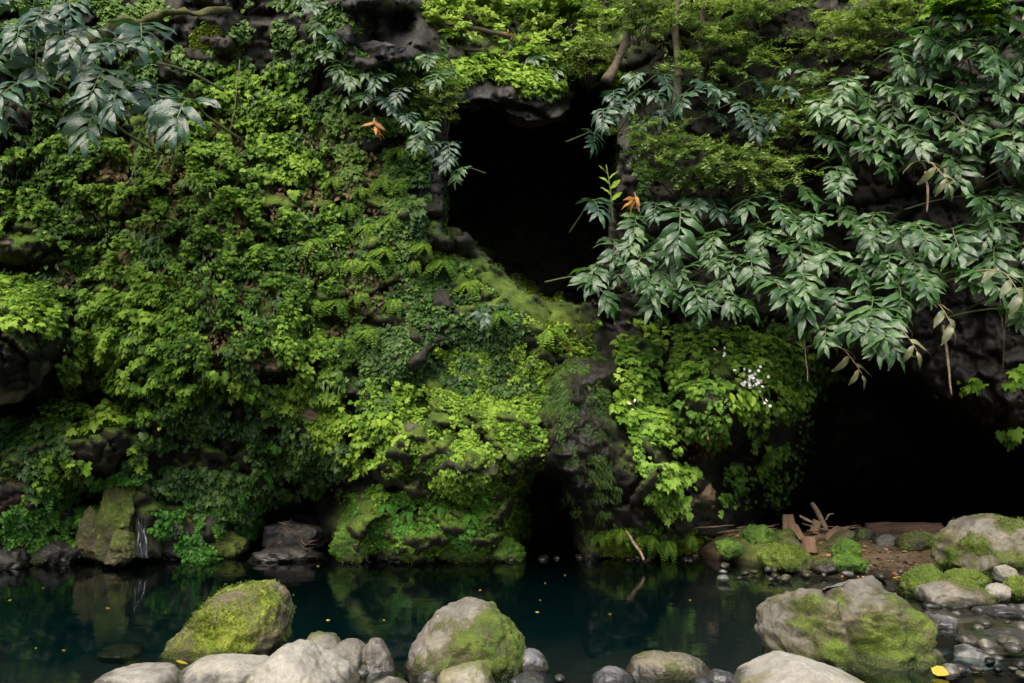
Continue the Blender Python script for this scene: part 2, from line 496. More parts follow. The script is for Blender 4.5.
# distort the outlines a little so that rock edges are ragged
DX = GX + 11 * fbm(np.stack([GX / 40, GY / 40, 0 * GX + 3.1], -1), 4, 5)
DY = GY + 11 * fbm(np.stack([GX / 40, GY / 40, 0 * GX + 9.7], -1), 4, 8)
CAVES = [
    (5.5, 0, [(446, 150), (452, 120), (460, 104), (482, 98), (503, 104), (515, 116), (535, 119), (552, 113), (566, 104), (582, 90), (602, 88), (614, 118), (618, 160), (612, 200), (603, 225), (598, 260), (602, 300), (575, 303), (545, 294), (520, 279), (490, 260), (466, 233), (450, 228), (446, 190)]),
    (1.6, 3, [(540, 66), (600, 68), (645, 92), (632, 116), (560, 100)]),
    (4.5, 4, [(800, 430), (812, 392), (840, 375), (890, 378), (930, 415), (975, 452), (1030, 470), (1100, 475), (1100, 830), (760, 830), (758, 522), (785, 498), (802, 460)]),
    (2.6, 2, [(518, 490), (535, 470), (558, 478), (570, 510), (578, 550), (584, 830), (512, 830), (510, 520)]),
    (1.3, 3, [(250, 515), (272, 496), (325, 484), (350, 492), (336, 515), (333, 540), (330, 760), (245, 760), (238, 535)]),
    (0.8, 2, [(56, 368), (110, 352), (145, 395), (140, 432), (95, 420), (60, 415), (10, 440), (0, 412), (45, 395)]),
    (0.7, 2, [(-60, 255), (20, 262), (62, 268), (40, 292), (-60, 285)]),
    (0.3, 3, [(170, 420), (240, 385), (300, 375), (330, 410), (350, 455), (300, 480), (240, 470), (200, 470), (150, 465)]),
    (0.7, 2, [(652, 335), (672, 335), (676, 400), (690, 470), (676, 480), (660, 430)]),
    (0.8, 3, [(690, 440), (770, 445), (775, 500), (730, 520), (700, 470)]),
    (0.5, 3, [(585, 300), (650, 315), (800, 318), (800, 345), (660, 342), (620, 335), (598, 360)]),
    (0.8, 2, [(360, 14), (392, 10), (418, 20), (412, 38), (380, 46), (362, 36)]),
    (0.6, 2, [(60, 470), (100, 485), (95, 515), (60, 505)]),
    (0.3, 3, [(150, 470), (240, 480), (235, 505), (160, 500)]),
]
for dep, r, poly in CAVES:
    Yd = Yd + dep * blur(pip(DX, DY, poly).astype(float), r)
BULGES = [  # outward: amount, px, py, rx, ry  (ledges, knobs and rolls of the rock face)
    (0.35, 455, 232, 26, 14), (0.30, 470, 455, 45, 40), (0.30, 395, 425, 40, 30), (0.25, 265, 352, 40, 14), (0.35, 20, 360, 50, 40),
    (0.25, 20, 235, 45, 18), (0.30, 105, 445, 28, 22), (0.35, 10, 485, 45, 35), (0.30, 120, 520, 26, 40), (0.25, 145, 500, 15, 45),
    (0.35, 400, 525, 60, 25), (0.25, 480, 530, 40, 20), (0.30, 575, 430, 22, 80), (0.25, 595, 400, 14, 70), (0.25, 625, 440, 22, 70),
    (0.35, 650, 470, 35, 50), (0.45, 730, 400, 45, 30), (0.30, 700, 492, 22, 24), (0.30, 560, 330, 40, 25), (0.25, 500, 300, 40, 25),
    (0.45, 385, 58, 45, 14), (0.35, 340, 20, 20, 30), (0.35, 385, 0, 50, 10), (0.3, 425, 30, 14, 24), (0.25, 215, 45, 30, 25), (0.30, 170, 535, 40, 20), (0.2, 510, 88, 70, 12),
]
for a, x, y, rx, ry in BULGES:
    d = ((DX - x) / rx) ** 2 + ((DY - y) / ry) ** 2
    Yd = Yd - a * np.exp(-d ** 1.5 * 0.7)
base = P(GX, GY, Yd)
cave_m = np.clip(blur(pip(DX, DY, CAVES[0][2]).astype(float), 2) + blur(pip(DX, DY, CAVES[2][2]).astype(float), 2), 0, 1)
def blocks(x, y, size, seed):
    u, v = x / size, y / size
    iu, iv = np.floor(u).astype(np.int64), np.floor(v).astype(np.int64)
    f1 = np.full(x.shape, 9.0)
    f2 = np.full(x.shape, 9.0)
    off = np.zeros(x.shape)
    for a in (-1, 0, 1):
        for b in (-1, 0, 1):
            ci, cj = iu + a, iv + b
            z = np.zeros_like(ci)
            cx = ci + _hash(ci, cj, z, seed)
            cy = cj + _hash(ci, cj, z, seed + 1)
            d = np.hypot(u - cx, v - cy)
            o = (_hash(ci, cj, z, seed + 2) - 0.5) + (u - cx) * (_hash(ci, cj, z, seed + 3) - 0.5) * 1.8 + (v - cy) * (_hash(ci, cj, z, seed + 4) - 0.5) * 1.8
            near = d < f1
            f2 = np.where(near, f1, np.minimum(f2, d))
            off = np.where(near, o, off)
            f1 = np.where(near, d, f1)
    return off, np.exp(-((f2 - f1) / 0.10) ** 2)
wx = 22 * fbm(np.stack([GX / 60, GY / 60, 0 * GX], -1), 3, 91)
wy = 22 * fbm(np.stack([GX / 60, GY / 60, 0 * GX + 5], -1), 3, 92)
b1, c1 = blocks(GX + wx, (GY + wy) * 1.25, 62, 3)
b2, c2 = blocks(GX + wx * .6, (GY + wy * .6) * 1.2, 25, 13)
b3, c3 = blocks(GX + wx * .3, (GY + wy * .3) * 1.1, 11, 23)
foot = sstep(380, 470, GY)
colm = np.exp(-((DX - 580 + 0.05 * (DY - 440)) / 33) ** 4) * sstep(345, 380, GY)
ramp_m = np.exp(-(((DX - 525) / 75) ** 2 + ((DY - 300 - 0.45 * (DX - 525)) / 38) ** 2))
soft = 1 - np.clip(0.85 * colm + 0.6 * ramp_m, 0, 0.9)
Yd = Yd - soft * ((0.22 + 0.16 * foot) * b1 + (0.11 + 0.06 * foot) * b2 - 0.12 * c1 - 0.07 * c2) - 0.05 * b3 + 0.025 * c3
rib = fbm(np.stack([GX / 13, GY / 75, 0 * GX + 4], -1), 4, 61, 0.6, True)
Yd = Yd - colm * (0.16 * rib + 0.20)
n1 = fbm(base * np.array([0.9, 0.9, 1.1]), 3, 21)
n2 = fbm(base * np.array([2.2, 2.2, 2.8]) + 5, 4, 31, 0.55, True)
n3 = fbm(base * np.array([9, 9, 11]) + 2, 3, 41, 0.6)
Yd = Yd - 0.16 * n1 - 0.13 * n2 - 0.030 * n3
Vc = P(GX, GY, Yd)
ny, nx = GX.shape
idx = np.arange(nx * ny).reshape(ny, nx)
quads = np.stack([idx[:-1, :-1], idx[1:, :-1], idx[1:, 1:], idx[:-1, 1:]], -1).reshape(-1, 4)
gu = np.gradient(Vc, axis=1)
gv = np.gradient(Vc, axis=0)
Nc = np.cross(gv, gu)
Nc /= np.linalg.norm(Nc, axis=-1, keepdims=True) + 1e-9

def ell(x, y, L):
    r = np.zeros(np.shape(x))
    for cx, cy, rx, ry, w in L:
        d = ((x - cx) / rx) ** 2 + ((y - cy) / ry) ** 2
        r = np.maximum(r, w * np.clip(1.4 - d * 0.9, 0, 1))
    return r
MOSS_C = [(430, 250, 40, 40, .7), (500, 275, 60, 30, .95), (545, 300, 50, 25, .95), (500, 330, 60, 50, .75), (540, 400, 40, 60, .75), (560, 330, 40, 30, .9), (460, 400, 70, 50, .95), (400, 430, 60, 50, .8), (500, 470, 40, 50, .9), (120, 450, 150, 60, .6), (250, 440, 100, 60, .7),
          (590, 440, 24, 70, .42), (640, 540, 60, 20, .8), (400, 520, 70, 35, 1.0), (490, 530, 50, 25, .9), (200, 250, 230, 190, 1.0), (170, 508, 40, 10, .9), (60, 480, 50, 30, .6), (20, 470, 40, 14, .9), (300, 60, 60, 40, .5),
          (500, 75, 80, 8, .8), (700, 60, 140, 90, .45), (560, 40, 120, 40, .6), (640, 420, 40, 90, .6), (730, 380, 60, 40, .6), (760, 330, 60, 40, .5), (120, 520, 50, 40, .4), (230, 540, 60, 20, .45), (30, 120, 100, 70, .35), (620, 540, 120, 15, .8)]
moss_a = ell(GX, GY, MOSS_C) * np.clip(0.65 + 0.5 * Nc[..., 2], 0.25, 1.1) * (1 - cave_m)
moss_a = np.where((GX < -20) | (GX > 1040) | (GY < -30), 0.55, moss_a)
wet_shade_a = np.clip(ell(GX, GY, [(580, 440, 38, 110, 1), (600, 335, 30, 30, .8), (520, 95, 80, 26, .9), (430, 170, 26, 70, .7), (700, 120, 120, 60, .4), (385, 30, 40, 40, .8), (985, 410, 80, 70, 1), (730, 470, 60, 50, .7), (640, 325, 60, 20, .6), (100, 500, 80, 60, .4)]), 0, 1)  # seeps, plus a patch that paints shade on the wide cave's upper wall
me = mesh_np('cliff', Vc.reshape(-1, 3), [quads], {'moss': moss_a.ravel(), 'wet': wet_shade_a.ravel()})
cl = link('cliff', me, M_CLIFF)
cl['kind'] = 'structure'

def samp(px, py, arr=None):
    fx = np.clip((np.asarray(px, float) - PX0) / ST, 0, nx - 1.001)
    fy = np.clip((np.asarray(py, float) - PY0) / ST, 0, ny - 1.001)
    ix, iy = fx.astype(int), fy.astype(int)
    a, b = fx - ix, fy - iy
    A = Yd if arr is None else arr
    if A.ndim == 3:
        a, b = a[..., None], b[..., None]
    return A[iy, ix] * (1 - a) * (1 - b) + A[iy, ix + 1] * a * (1 - b) + A[iy + 1, ix] * (1 - a) * b + A[iy + 1, ix + 1] * a * b
Nsm = np.stack([blur(Nc[..., k], 4) for k in range(3)], -1)
Nsm /= np.linalg.norm(Nsm, axis=-1, keepdims=True) + 1e-9
Ysm = blur(Yd, 3)

# ------------------------------------------------------------------ ground, pool bed, water, unseen hill
def xbank(y):
    return np.interp(y, [3, 4.5, 5.5, 6.5, 7.6, 8.6, 9.6, 11, 20], [2.2, 2.4, 2.85, 3.35, 3.75, 3.05, 2.55, 2.3, 2.0])
def ground_z(x, y):
    d1 = y - 3.9
    d2 = xbank(y) - x
    s = sstep(0, 1.6, d1) * sstep(-0.1, 1.1, d2)
    side = -0.06 + 0.30 * sstep(7.7, 9.9, y) - 0.75 * sstep(10.1, 11.6, y) + 0.05 * sstep(4.2, 5.0, x)
    land = np.where(y < 4.5, -0.05 + 0.15 * sstep(3.6, 2.0, y), side)
    z = land * (1 - s) + s * (-0.30 - 0.75 * sstep(5.6, 8.6, y))
    p = np.stack([x, y, 0 * x], -1)
    z = z + 0.035 * fbm(p * 2.2, 4, 77) + 0.02 * fbm(p * 9, 3, 78)
    far = np.hypot(x, y - 4)
    return z + sstep(16, 40, far) * 6
gxs = np.concatenate([np.linspace(-60, -8, 40), np.linspace(-7.9, 9, 230), np.linspace(9.3, 60, 40)])
gys = np.concatenate([np.linspace(-60, 2.5, 40), np.linspace(2.6, 16, 230), np.linspace(16.3, 70, 40)])
A, B = np.meshgrid(gxs, gys)
Z = ground_z(A, B)
idx = np.arange(A.size).reshape(A.shape)
gq = np.stack([idx[:-1, :-1], idx[:-1, 1:], idx[1:, 1:], idx[1:, :-1]], -1).reshape(-1, 4)
M_GROUND = rock_mat('gravelly_ground', (0.03, 0.022, 0.014), (0.085, 0.06, 0.038), (0.17, 0.125, 0.085), lich=0.66, lichen=(0.2, 0.17, 0.13), scale=2.2, wetrough=0.5)
gm = sstep(8.0, 9.2, B) * sstep(2.0, 3.0, A) * (0.22 + 0.35 * sstep(3.9, 3.0, A)) + 0.10
me = mesh_np('ground', np.stack([A, B, Z], -1).reshape(-1, 3), [gq], {'moss': gm.ravel()})
g = link('ground', me, M_GROUND)
g['kind'] = 'structure'

m, nt, out = newmat('pool_water')
tc = N(nt, 'ShaderNodeNewGeometry')
mp = N(nt, 'ShaderNodeMapping')
mp.inputs['Scale'].default_value = (0.8, 2.6, 1)
nt.links.new(tc.outputs['Position'], mp.inputs[0])
w1 = noise(nt, mp.outputs[0], 3.0, 3, 0.5)
w2 = noise(nt, mp.outputs[0], 14, 2, 0.5)
bm = N(nt, 'ShaderNodeBump')
bm.inputs['Strength'].default_value = 0.5
bm.inputs['Distance'].default_value = 0.0045
nt.links.new(mathn(nt, 'ADD', w1, mathn(nt, 'MULTIPLY', w2, 0.10)), bm.inputs['Height'])
gl = N(nt, 'ShaderNodeBsdfGlossy')
gl.inputs['Roughness'].default_value = 0.012
nt.links.new(bm.outputs[0], gl.inputs['Normal'])
tr = N(nt, 'ShaderNodeBsdfTransparent')
tr.inputs[0].default_value = (0.78, 0.90, 0.90, 1)
fr = N(nt, 'ShaderNodeFresnel')
fr.inputs['IOR'].default_value = 1.42
nt.links.new(bm.outputs[0], fr.inputs['Normal'])
mx = N(nt, 'ShaderNodeMixShader')
nt.links.new(fr.outputs[0], mx.inputs[0])
nt.links.new(tr.outputs[0], mx.inputs[1])
nt.links.new(gl.outputs[0], mx.inputs[2])
nt.links.new(mx.outputs[0], out.inputs[0])
va = N(nt, 'ShaderNodeVolumePrincipled')
va.inputs['Color'].default_value = (0.009, 0.080, 0.090, 1)
va.inputs['Density'].default_value = 0.13
bmw = bmesh.new()
bmesh.ops.create_cube(bmw, size=1)
me = bpy.data.meshes.new('water')
for v in bmw.verts:
    v.co = (v.co.x * 30, 8 + v.co.y * 16, -0.0 if v.co.z > 0 else -2.2)
bmw.to_mesh(me)
bmw.free()
wat = link('water', me, m)
wat['kind'] = 'structure'
nt.links.new(va.outputs[0], out.inputs['Volume'])

# unseen slope added at the sides and behind the camera to block low sky light
hp = []
path = spline([(-8.2, 9.5, 0), (-9.5, 5, 0), (-10, -2, 0), (-7, -9, 0), (0, -11, 0), (7, -9, 0), (10, -2, 0), (10.5, 5, 0), (10.4, 10.5, 0)], 120)
hz = np.linspace(-0.5, 6.5, 40)
cen = np.array([0, 3, 0])
HV = []
for zz in hz:
    d = path - cen
    d /= np.linalg.norm(d, axis=1, keepdims=True)
    p = path + d * (max(zz, 0) * 0.35)
    p[:, 2] = zz
    HV.append(p)
HV = np.array(HV)
HV = HV + 0.9 * fbm(HV * 0.7, 4, 51)[..., None] * np.array([1, 1, 0.3])
idx = np.arange(HV.shape[0] * HV.shape[1]).reshape(HV.shape[:2])
hq = np.stack([idx[:-1, :-1], idx[:-1, 1:], idx[1:, 1:], idx[1:, :-1]], -1).reshape(-1, 4)
me = mesh_np('light_block_hill', HV.reshape(-1, 3), [hq], {'moss': np.full(HV.shape[0] * HV.shape[1], 0.6)})
h = link('light_block_hill', me, M_CLIFF)
h['kind'] = 'structure'

# ------------------------------------------------------------------ leaf templates
# lobed creeper leaf: base at origin, tip at +y, normal +z
LOBE = np.array([(0, 0.05, 0), (0.30, -0.10, -0.05), (0.52, 0.22, -0.10), (0.30, 0.36, 0.0), (0.40, 0.66, -0.10), (0.17, 0.66, 0.0), (0, 1.0, -0.16),
                 (-0.17, 0.66, 0.0), (-0.40, 0.66, -0.10), (-0.30, 0.36, 0.0), (-0.52, 0.22, -0.10), (-0.30, -0.10, -0.05), (0, 0.42, 0.07)], float)
LOBE_T = [(12, i, (i + 1) % 12) for i in range(12)]
OVAL = np.array([(0, 0, 0), (0.24, 0.22, 0.02), (0.29, 0.5, 0.0), (0.17, 0.8, -0.07), (0, 1.0, -0.17), (-0.17, 0.8, -0.07), (-0.29, 0.5, 0.0), (-0.24, 0.22, 0.02), (0, 0.5, -0.05)], float)
OVAL_T = [(8, i, (i + 1) % 8) for i in range(8)]
SLIM = np.array([(0, 0, 0), (0.11, 0.4, 0.02), (0, 1, -0.08), (-0.11, 0.4, 0.02)], float)
SLIM_T = [(0, 1, 2), (0, 2, 3)]

def frames(L, Nn):
    L = L / (np.linalg.norm(L, axis=1, keepdims=True) + 1e-9)
    X = np.cross(L, Nn)
    X /= np.linalg.norm(X, axis=1, keepdims=True) + 1e-9
    Z = np.cross(X, L)
    return np.stack([X, L, Z], -1)

# ------------------------------------------------------------------ boulders
_ico = {}
def ico(sub):
    if sub not in _ico:
        b = bmesh.new()
        bmesh.ops.create_icosphere(b, subdivisions=sub, radius=1)
        _ico[sub] = (np.array([v.co[:] for v in b.verts]), np.array([[v.index for v in f.verts] for f in b.faces]))
        b.free()
    return _ico[sub]

def boulder(name, label, mat, outline, Y, thick=0.8, seed=0, cuts=7, rough=0.05, moss=0.3, mossup=0.2, mossdir=None, sub=5, group=None, cat=None, square=0.8, spots=None, mscale=3.0, crag=0, tuft=0, notch=None):
    """outline: px polygon (or bbox x0,y0,x1,y1) of the stone as seen; Y distance of its middle; thick: depth / width"""
    rg = np.random.default_rng(seed + 100)
    d, f = ico(sub)
    if len(outline) == 4 and not hasattr(outline[0], '__len__'):
        x0, y0, x1, y1 = outline
        cx, cy = (x0 + x1) / 2, (y0 + y1) / 2
        poly = [(cx + (x1 - x0) / 2 * math.cos(a), cy - (y1 - y0) / 2 * math.sin(a)) for a in np.linspace(0, 2 * PI, 24, endpoint=False)]
    else:
        poly = outline
    poly = np.array(poly, float)
    x0, y0 = poly.min(0)
    x1, y1 = poly.max(0)
    c = np.array([(x0 + x1) / 2, (y0 + y1) / 2])
    if seed in (60, 61, 62, 63, 71, 72, 73, 74, 75, 76, 77, 80, 81, 88):   # set into the cliff
        Y = float(np.median(samp(poly[:, 0], poly[:, 1], Ysm))) + 0.12 * (x1 - x0) / F * 9 * thick
    Cw = P(c[0], c[1], Y)
    pw = P(poly[:, 0], poly[:, 1], Y)[:, [0, 2]] - Cw[[0, 2]]
    ang = np.arctan2(pw[:, 1], pw[:, 0])
    # dense outline in angle
    den = []
    for k in range(len(pw)):
        a, b = pw[k], pw[(k + 1) % len(pw)]
        for t in np.linspace(0, 1, 20, endpoint=False):
            den.append(a * (1 - t) + b * t)
    den = np.array(den)
    da = np.arctan2(den[:, 1], den[:, 0])
    dr = np.hypot(den[:, 0], den[:, 1])
    o = np.argsort(da)
    da, dr = da[o], dr[o]
    da = np.concatenate([da - 2 * PI, da, da + 2 * PI])
    dr = np.concatenate([dr, dr, dr])
    phi = np.arctan2(d[:, 2], d[:, 0])
    R = np.mean([np.interp(phi + e, da, dr) for e in (-0.09, -0.03, 0, 0.03, 0.09)], axis=0)
    sp = np.hypot(d[:, 0], d[:, 2])
    wd = (pw[:, 0].max() - pw[:, 0].min())
    q = np.stack([R * np.cos(phi) * sp ** square, np.sign(d[:, 1]) * np.abs(d[:, 1]) ** square * wd * thick / 2, R * np.sin(phi) * sp ** square], -1)
    size = wd
    for k in range(cuts):
        n = rg.normal(size=3)
        n[1] -= 0.6 * abs(n[1])
        n /= np.linalg.norm(n)
        pr = q @ n
        lim = pr.max() * rg.uniform(0.72, 0.92)
        ex = np.clip(pr - lim, 0, None)
        q = q - n * (ex * 0.88)[:, None]
    for k in range(crag):
        n = rg.normal(size=3)
        n[1] -= 0.9 * abs(n[1])
        n /= np.linalg.norm(n)
        pr = q @ n
        lim = pr.max() * rg.uniform(0.60, 0.9)
        ex = np.clip(pr - lim, 0, None)
        q = q - n * (ex * 0.95)[:, None]
    dn = q / (np.linalg.norm(q, axis=1, keepdims=True) + 1e-9)
    s = seed * 3.7
    q = q + dn * (size * rough * (1.2 * fbm(q / size * 2.6 + s, 3, seed) + 0.9 * fbm(q / size * 5 + s, 3, seed + 4, 0.5, True) * 0.5 + 0.45 * fbm(q / size * 14 + s, 4, seed + 9) + 0.30 * fbm(q / size * 9 + s, 3, seed + 13, 0.6, True)))[:, None]
    if notch:
        nx0, nz0, nx1, nz1, nw, nd = notch      # a furrow across the front, in fractions of the half width / height
        sx_, sz_ = wd / 2, (pw[:, 1].max() - pw[:, 1].min()) / 2
        a2 = np.array([nx0 * sx_, nz0 * sz_])
        b2 = np.array([nx1 * sx_, nz1 * sz_])
        p2 = q[:, [0, 2]]
        tt_ = np.clip(((p2 - a2) @ (b2 - a2)) / ((b2 - a2) @ (b2 - a2)), 0, 1)
        dd_ = np.hypot(*(p2 - a2 - tt_[:, None] * (b2 - a2)).T)
        side_ = ((p2 - a2) @ np.array([(b2 - a2)[1], -(b2 - a2)[0]])) / np.linalg.norm(b2 - a2)
        g_ = np.where(side_ > 0, np.exp(-(dd_ / (nw * sx_ * 0.35)) ** 2), np.exp(-(dd_ / (nw * sx_)) ** 2)) * (dn[:, 1] < 0.25)
        q = q + np.array([0, 1, -0.3]) * (g_ * nd * sx_)[:, None]
    # refit to the seen box
    lo, hi = q.min(0), q.max(0)
    w2, h2 = pw[:, 0].max() - pw[:, 0].min(), pw[:, 1].max() - pw[:, 1].min()
    q = (q - (lo + hi) / 2) * np.array([w2 / (hi[0] - lo[0]), 1, h2 / (hi[2] - lo[2])])
    q[:, 0] += (pw[:, 0].max() + pw[:, 0].min()) / 2
    q[:, 2] += (pw[:, 1].max() + pw[:, 1].min()) / 2
    mv = moss + 0.55 * fbm(q * mscale + s, 4, seed + 20) + mossup * dn[:, 2]
    if mossdir is not None:
        md = np.array(mossdir, float)
        mv = mv + 0.35 * (dn @ (md / np.linalg.norm(md)))
    mv = np.clip(mv, 0, 1)
    cov = sstep(0.35, 0.7, mv)
    q = q + dn * (cov * (0.016 + 0.026 * fbm(q * 24, 3, seed + 30)))[:, None]
    me = mesh_np(name, q, [f], {'moss': mv})
    ob = link(name, me, mat, None, Cw)
    if tuft:
        pr = np.clip(mv - min(0.38, np.quantile(mv, 0.7)), 0, 1) * (0.4 + rg.random(len(q))) * (dn[:, 1] < 0.35) + 1e-9
        pk = rg.choice(len(q), size=tuft, p=pr / pr.sum())
        tp = q[pk] + rg.normal(size=(tuft, 3)) * 0.008
        dd = dn[pk] * 0.8 + rg.normal(size=(tuft, 3)) * 0.6 + np.array([0, 0, 0.15])
        Mx = frames(dd, rg.normal(size=(tuft, 3)) + dn[pk]) * (0.0135 * rg.uniform(0.6, 1.4, tuft))[:, None, None]
        mb = MB()
        cn = vnoise(tp * 11, seed) * 0.4
        mb.inst(SLIM * np.array([2.6, 1, 1]), SLIM_T, Mx, tp, np.clip(0.5 + cn + 0.15 * rg.normal(size=tuft), 0, 1))
        link('moss', mb.mesh('moss'), M_GMOSST if mat is M_GMOSS else M_MOSS, ob)
    return tag(ob, label, cat or 'rock', group)

B = boulder
B('mossy_boulder', 'angular boulder thick with yellow-green moss and pale lichen, standing in the pool', M_MOSSB,
  [(166, 668), (172, 645), (186, 628), (205, 612), (222, 594), (243, 583), (268, 586), (289, 600), (291, 625), (284, 650), (270, 668), (230, 690), (180, 690)], 5.75, 0.8, 1, 6, 0.06, 0.50, 0.05, sub=6, tuft=5500)
B('boulder', 'pale domed boulder with a mossy foot, rising in front of the moss-covered angular boulder', M_PALE,
  [(240, 700), (248, 676), (266, 655), (288, 642), (306, 642), (325, 655), (345, 672), (366, 700), (340, 725), (270, 725)], 4.95, 0.9, 2, 5, 0.035, 0.22, -0.25, (0, -0.6, -1), sub=6, tuft=420)
B('boulder', 'low pale slab-like boulder at the foot of the moss-covered angular boulder', M_PALE, [(178, 690), (184, 668), (204, 656), (240, 656), (268, 660), (275, 690), (250, 715), (195, 715)], 5.1, 0.9, 3, 5, 0.03, 0.05, 0, sub=5)
B('boulder', 'smooth grey boulder barely showing, farthest left of the row of shore boulders', M_PALE, [(88, 695), (105, 676), (135, 669), (165, 668), (182, 682), (180, 710), (100, 715)], 4.95, 0.9, 4, 3, 0.03, 0.05, 0, sub=5)
B('boulder', 'small brown-grey stone between the pale domed boulder and the two-humped boulder', M_BOULDER, (302, 632, 345, 672), 5.5, 0.9, 5, 4, 0.04, 0.30, 0, sub=5)
B('boulder', 'grey two-humped boulder with a furrow and green-stained sides', M_BOULDER,
  [(322, 668), (328, 650), (342, 640), (355, 640), (362, 646), (372, 639), (386, 643), (398, 655), (404, 675), (398, 695), (340, 700), (324, 690)], 5.3, 0.8, 6, 3, 0.04, 0.30, -0.1, sub=6, tuft=1500, notch=(0.02, 1.0, 0.10, -0.6, 0.10, 0.25))
B('boulder', 'large rounded boulder with two white spots on top and moss down its side', M_BOULDER,
  [(402, 672), (408, 648), (422, 624), (440, 607), (465, 600), (488, 603), (508, 617), (520, 637), (527, 662), (520, 690), (490, 702), (425, 700), (404, 690)], 5.35, 0.85, 7, 4, 0.045, 0.52, -0.14, (0.7, -0.3, -0.4), sub=6, mscale=6.5)
B('boulder', 'small grey stone with green cap touching the front of the large white-spotted boulder', M_PALE, (435, 663, 498, 712), 4.9, 0.9, 8, 4, 0.03, 0.16, 0.1, sub=5)
B('boulder', 'grey stone tucked behind the flank of the large white-spotted boulder, over dark water', M_GREY, (508, 649, 549, 690), 5.3, 0.9, 9, 4, 0.03, 0.1, 0, sub=5)
B('boulder', 'small flat grey stone at the waterline beneath the large white-spotted boulder', M_GREY, (505, 675, 560, 704), 5.05, 0.9, 10, 3, 0.03, 0.05, 0, sub=4)
B('boulder', 'flat oval grey stone with a dark wet band, lying alone in the water', M_BOULDER,
  [(626, 672), (634, 660), (655, 653), (680, 652), (700, 659), (711, 670), (706, 682), (670, 688), (635, 685)], 5.2, 0.7, 11, 3, 0.03, 0.2, -0.1, sub=6)
B('boulder', 'round grey stone between dark water and the flat oval stone', M_GREY, (592, 667, 634, 702), 5.0, 0.9, 12, 4, 0.03, 0.08, 0, sub=5)
B('boulder', 'small blue-grey stone wedged between the flat oval stone and the pale front slab', M_GREY, (704, 669, 738, 700), 5.05, 0.9, 13, 4, 0.03, 0.03, 0, sub=5)
B('boulder', 'tiny grey stone touching the near edge of the flat oval stone', M_GREY, (690, 677, 714, 700), 5.0, 0.9, 14, 3, 0.03, 0.03, 0, sub=4)
B('boulder', 'tiny pale stone in front of the two-humped boulder', M_PALE, (366, 678, 412, 708), 4.85, 0.9, 47, 3, 0.03, 0.03, 0, sub=4)
B('mossy_boulder', 'big broad boulder with a dark notch, mossy flanks and pale top by the stream mouth', M_BOULDER,
  [(757, 632), (764, 607), (780, 592), (800, 585), (818, 584), (840, 587), (866, 580), (890, 583), (905, 596), (916, 618), (928, 640), (933, 672), (928, 705), (880, 715), (800, 700), (768, 660)], 5.6, 0.75, 15, 9, 0.085, 0.45, -0.08, (0.1, -0.6, -0.3), sub=6, notch=(-0.12, 0.95, 0.02, 0.15, 0.22, 0.42), mscale=6.5)
B('boulder', 'pale smooth slab-like boulder in front of the big broad notched boulder', M_PALE,
  [(732, 684), (742, 668), (765, 657), (790, 656), (830, 668), (868, 684), (870, 715), (740, 715)], 4.85, 0.8, 16, 4, 0.03, 0.06, 0, sub=6)
B('mossy_boulder', 'large block-like grey boulder on the bank with patches of yellow-green moss', M_BOULDER,
  [(938, 556), (940, 540), (950, 522), (966, 512), (990, 513), (1015, 520), (1050, 528), (1070, 560), (1060, 592), (1000, 596), (955, 588), (940, 575)], 8.2, 0.8, 17, 9, 0.06, 0.36, 0.0, sub=6, tuft=6000, mscale=6.5)
# far bank, mossy stones
B('mossy_stone', 'bright green moss cushion stone behind the slanting mossy slab', M_GMOSS, (743, 526, 778, 556), 9.6, 0.9, 20, 9, 0.11, 0.9, 0.2, sub=5, tuft=420)
B('mossy_stone', 'small bright green mossy stone beside the two upright planks', M_GMOSS, (773, 530, 795, 548), 9.8, 0.9, 21, 9, 0.11, 0.9, 0.2, sub=4, tuft=500)
B('mossy_stone', 'low green mossy stone at the waterline under the creeper column', M_GMOSS, (716, 540, 742, 556), 9.2, 0.9, 22, 9, 0.11, 0.8, 0.2, sub=4, tuft=350)
B('mossy_stone', 'long slanting mossy slab at the water edge in front of the reddish plank', M_OLIVE, [(760, 552), (775, 544), (795, 548), (815, 562), (810, 574), (785, 573), (765, 566)], 8.8, 0.8, 23, 5, 0.05, 0.55, 0.3, sub=5, tuft=2500)
B('stone', 'olive stone lying behind the slanting mossy slab', M_OLIVE, (775, 535, 808, 556), 9.4, 0.9, 24, 5, 0.05, 0.35, 0.1, sub=5)
B('stone', 'leaning olive slab stone beside the reddish plank', M_OLIVE, [(820, 552), (834, 538), (846, 529), (853, 532), (846, 545), (836, 556), (824, 558)], 9.4, 0.8, 25, 4, 0.04, 0.25, 0.1, sub=5)
B('stone', 'dark round stone beside the leaning olive slab in front of the log', M_DARKST, (853, 527, 876, 548), 9.6, 0.9, 26, 4, 0.04, 0.2, 0.1, sub=5)
B('stone', 'dark stone in front of the middle of the log', M_DARKST, (872, 532, 898, 552), 9.4, 0.9, 27, 4, 0.04, 0.2, 0.1, sub=5)
B('stone', 'dark mossy stone in front of the end of the log', M_DARKST, (897, 532, 936, 556), 9.2, 0.9, 28, 4, 0.05, 0.45, 0.1, sub=5, tuft=350)
B('mossy_stone', 'light green feathery moss mound below the leaning olive slab', M_GMOSS, (834, 540, 862, 562), 8.9, 0.9, 29, 9, 0.11, 0.85, 0.2, sub=5, tuft=420)
B('mossy_stone', 'low mossy stone at the water edge below the moss mound', M_GMOSS, (832, 556, 868, 574), 8.5, 0.9, 30, 9, 0.11, 0.75, 0.3, sub=5, tuft=600)
B('stone', 'dark jagged stone at the water edge between slanting mossy slab and low mossy stone', M_DARKST, (812, 560, 836, 576), 8.5, 0.9, 31, 6, 0.08, 0.2, 0.1, sub=5)
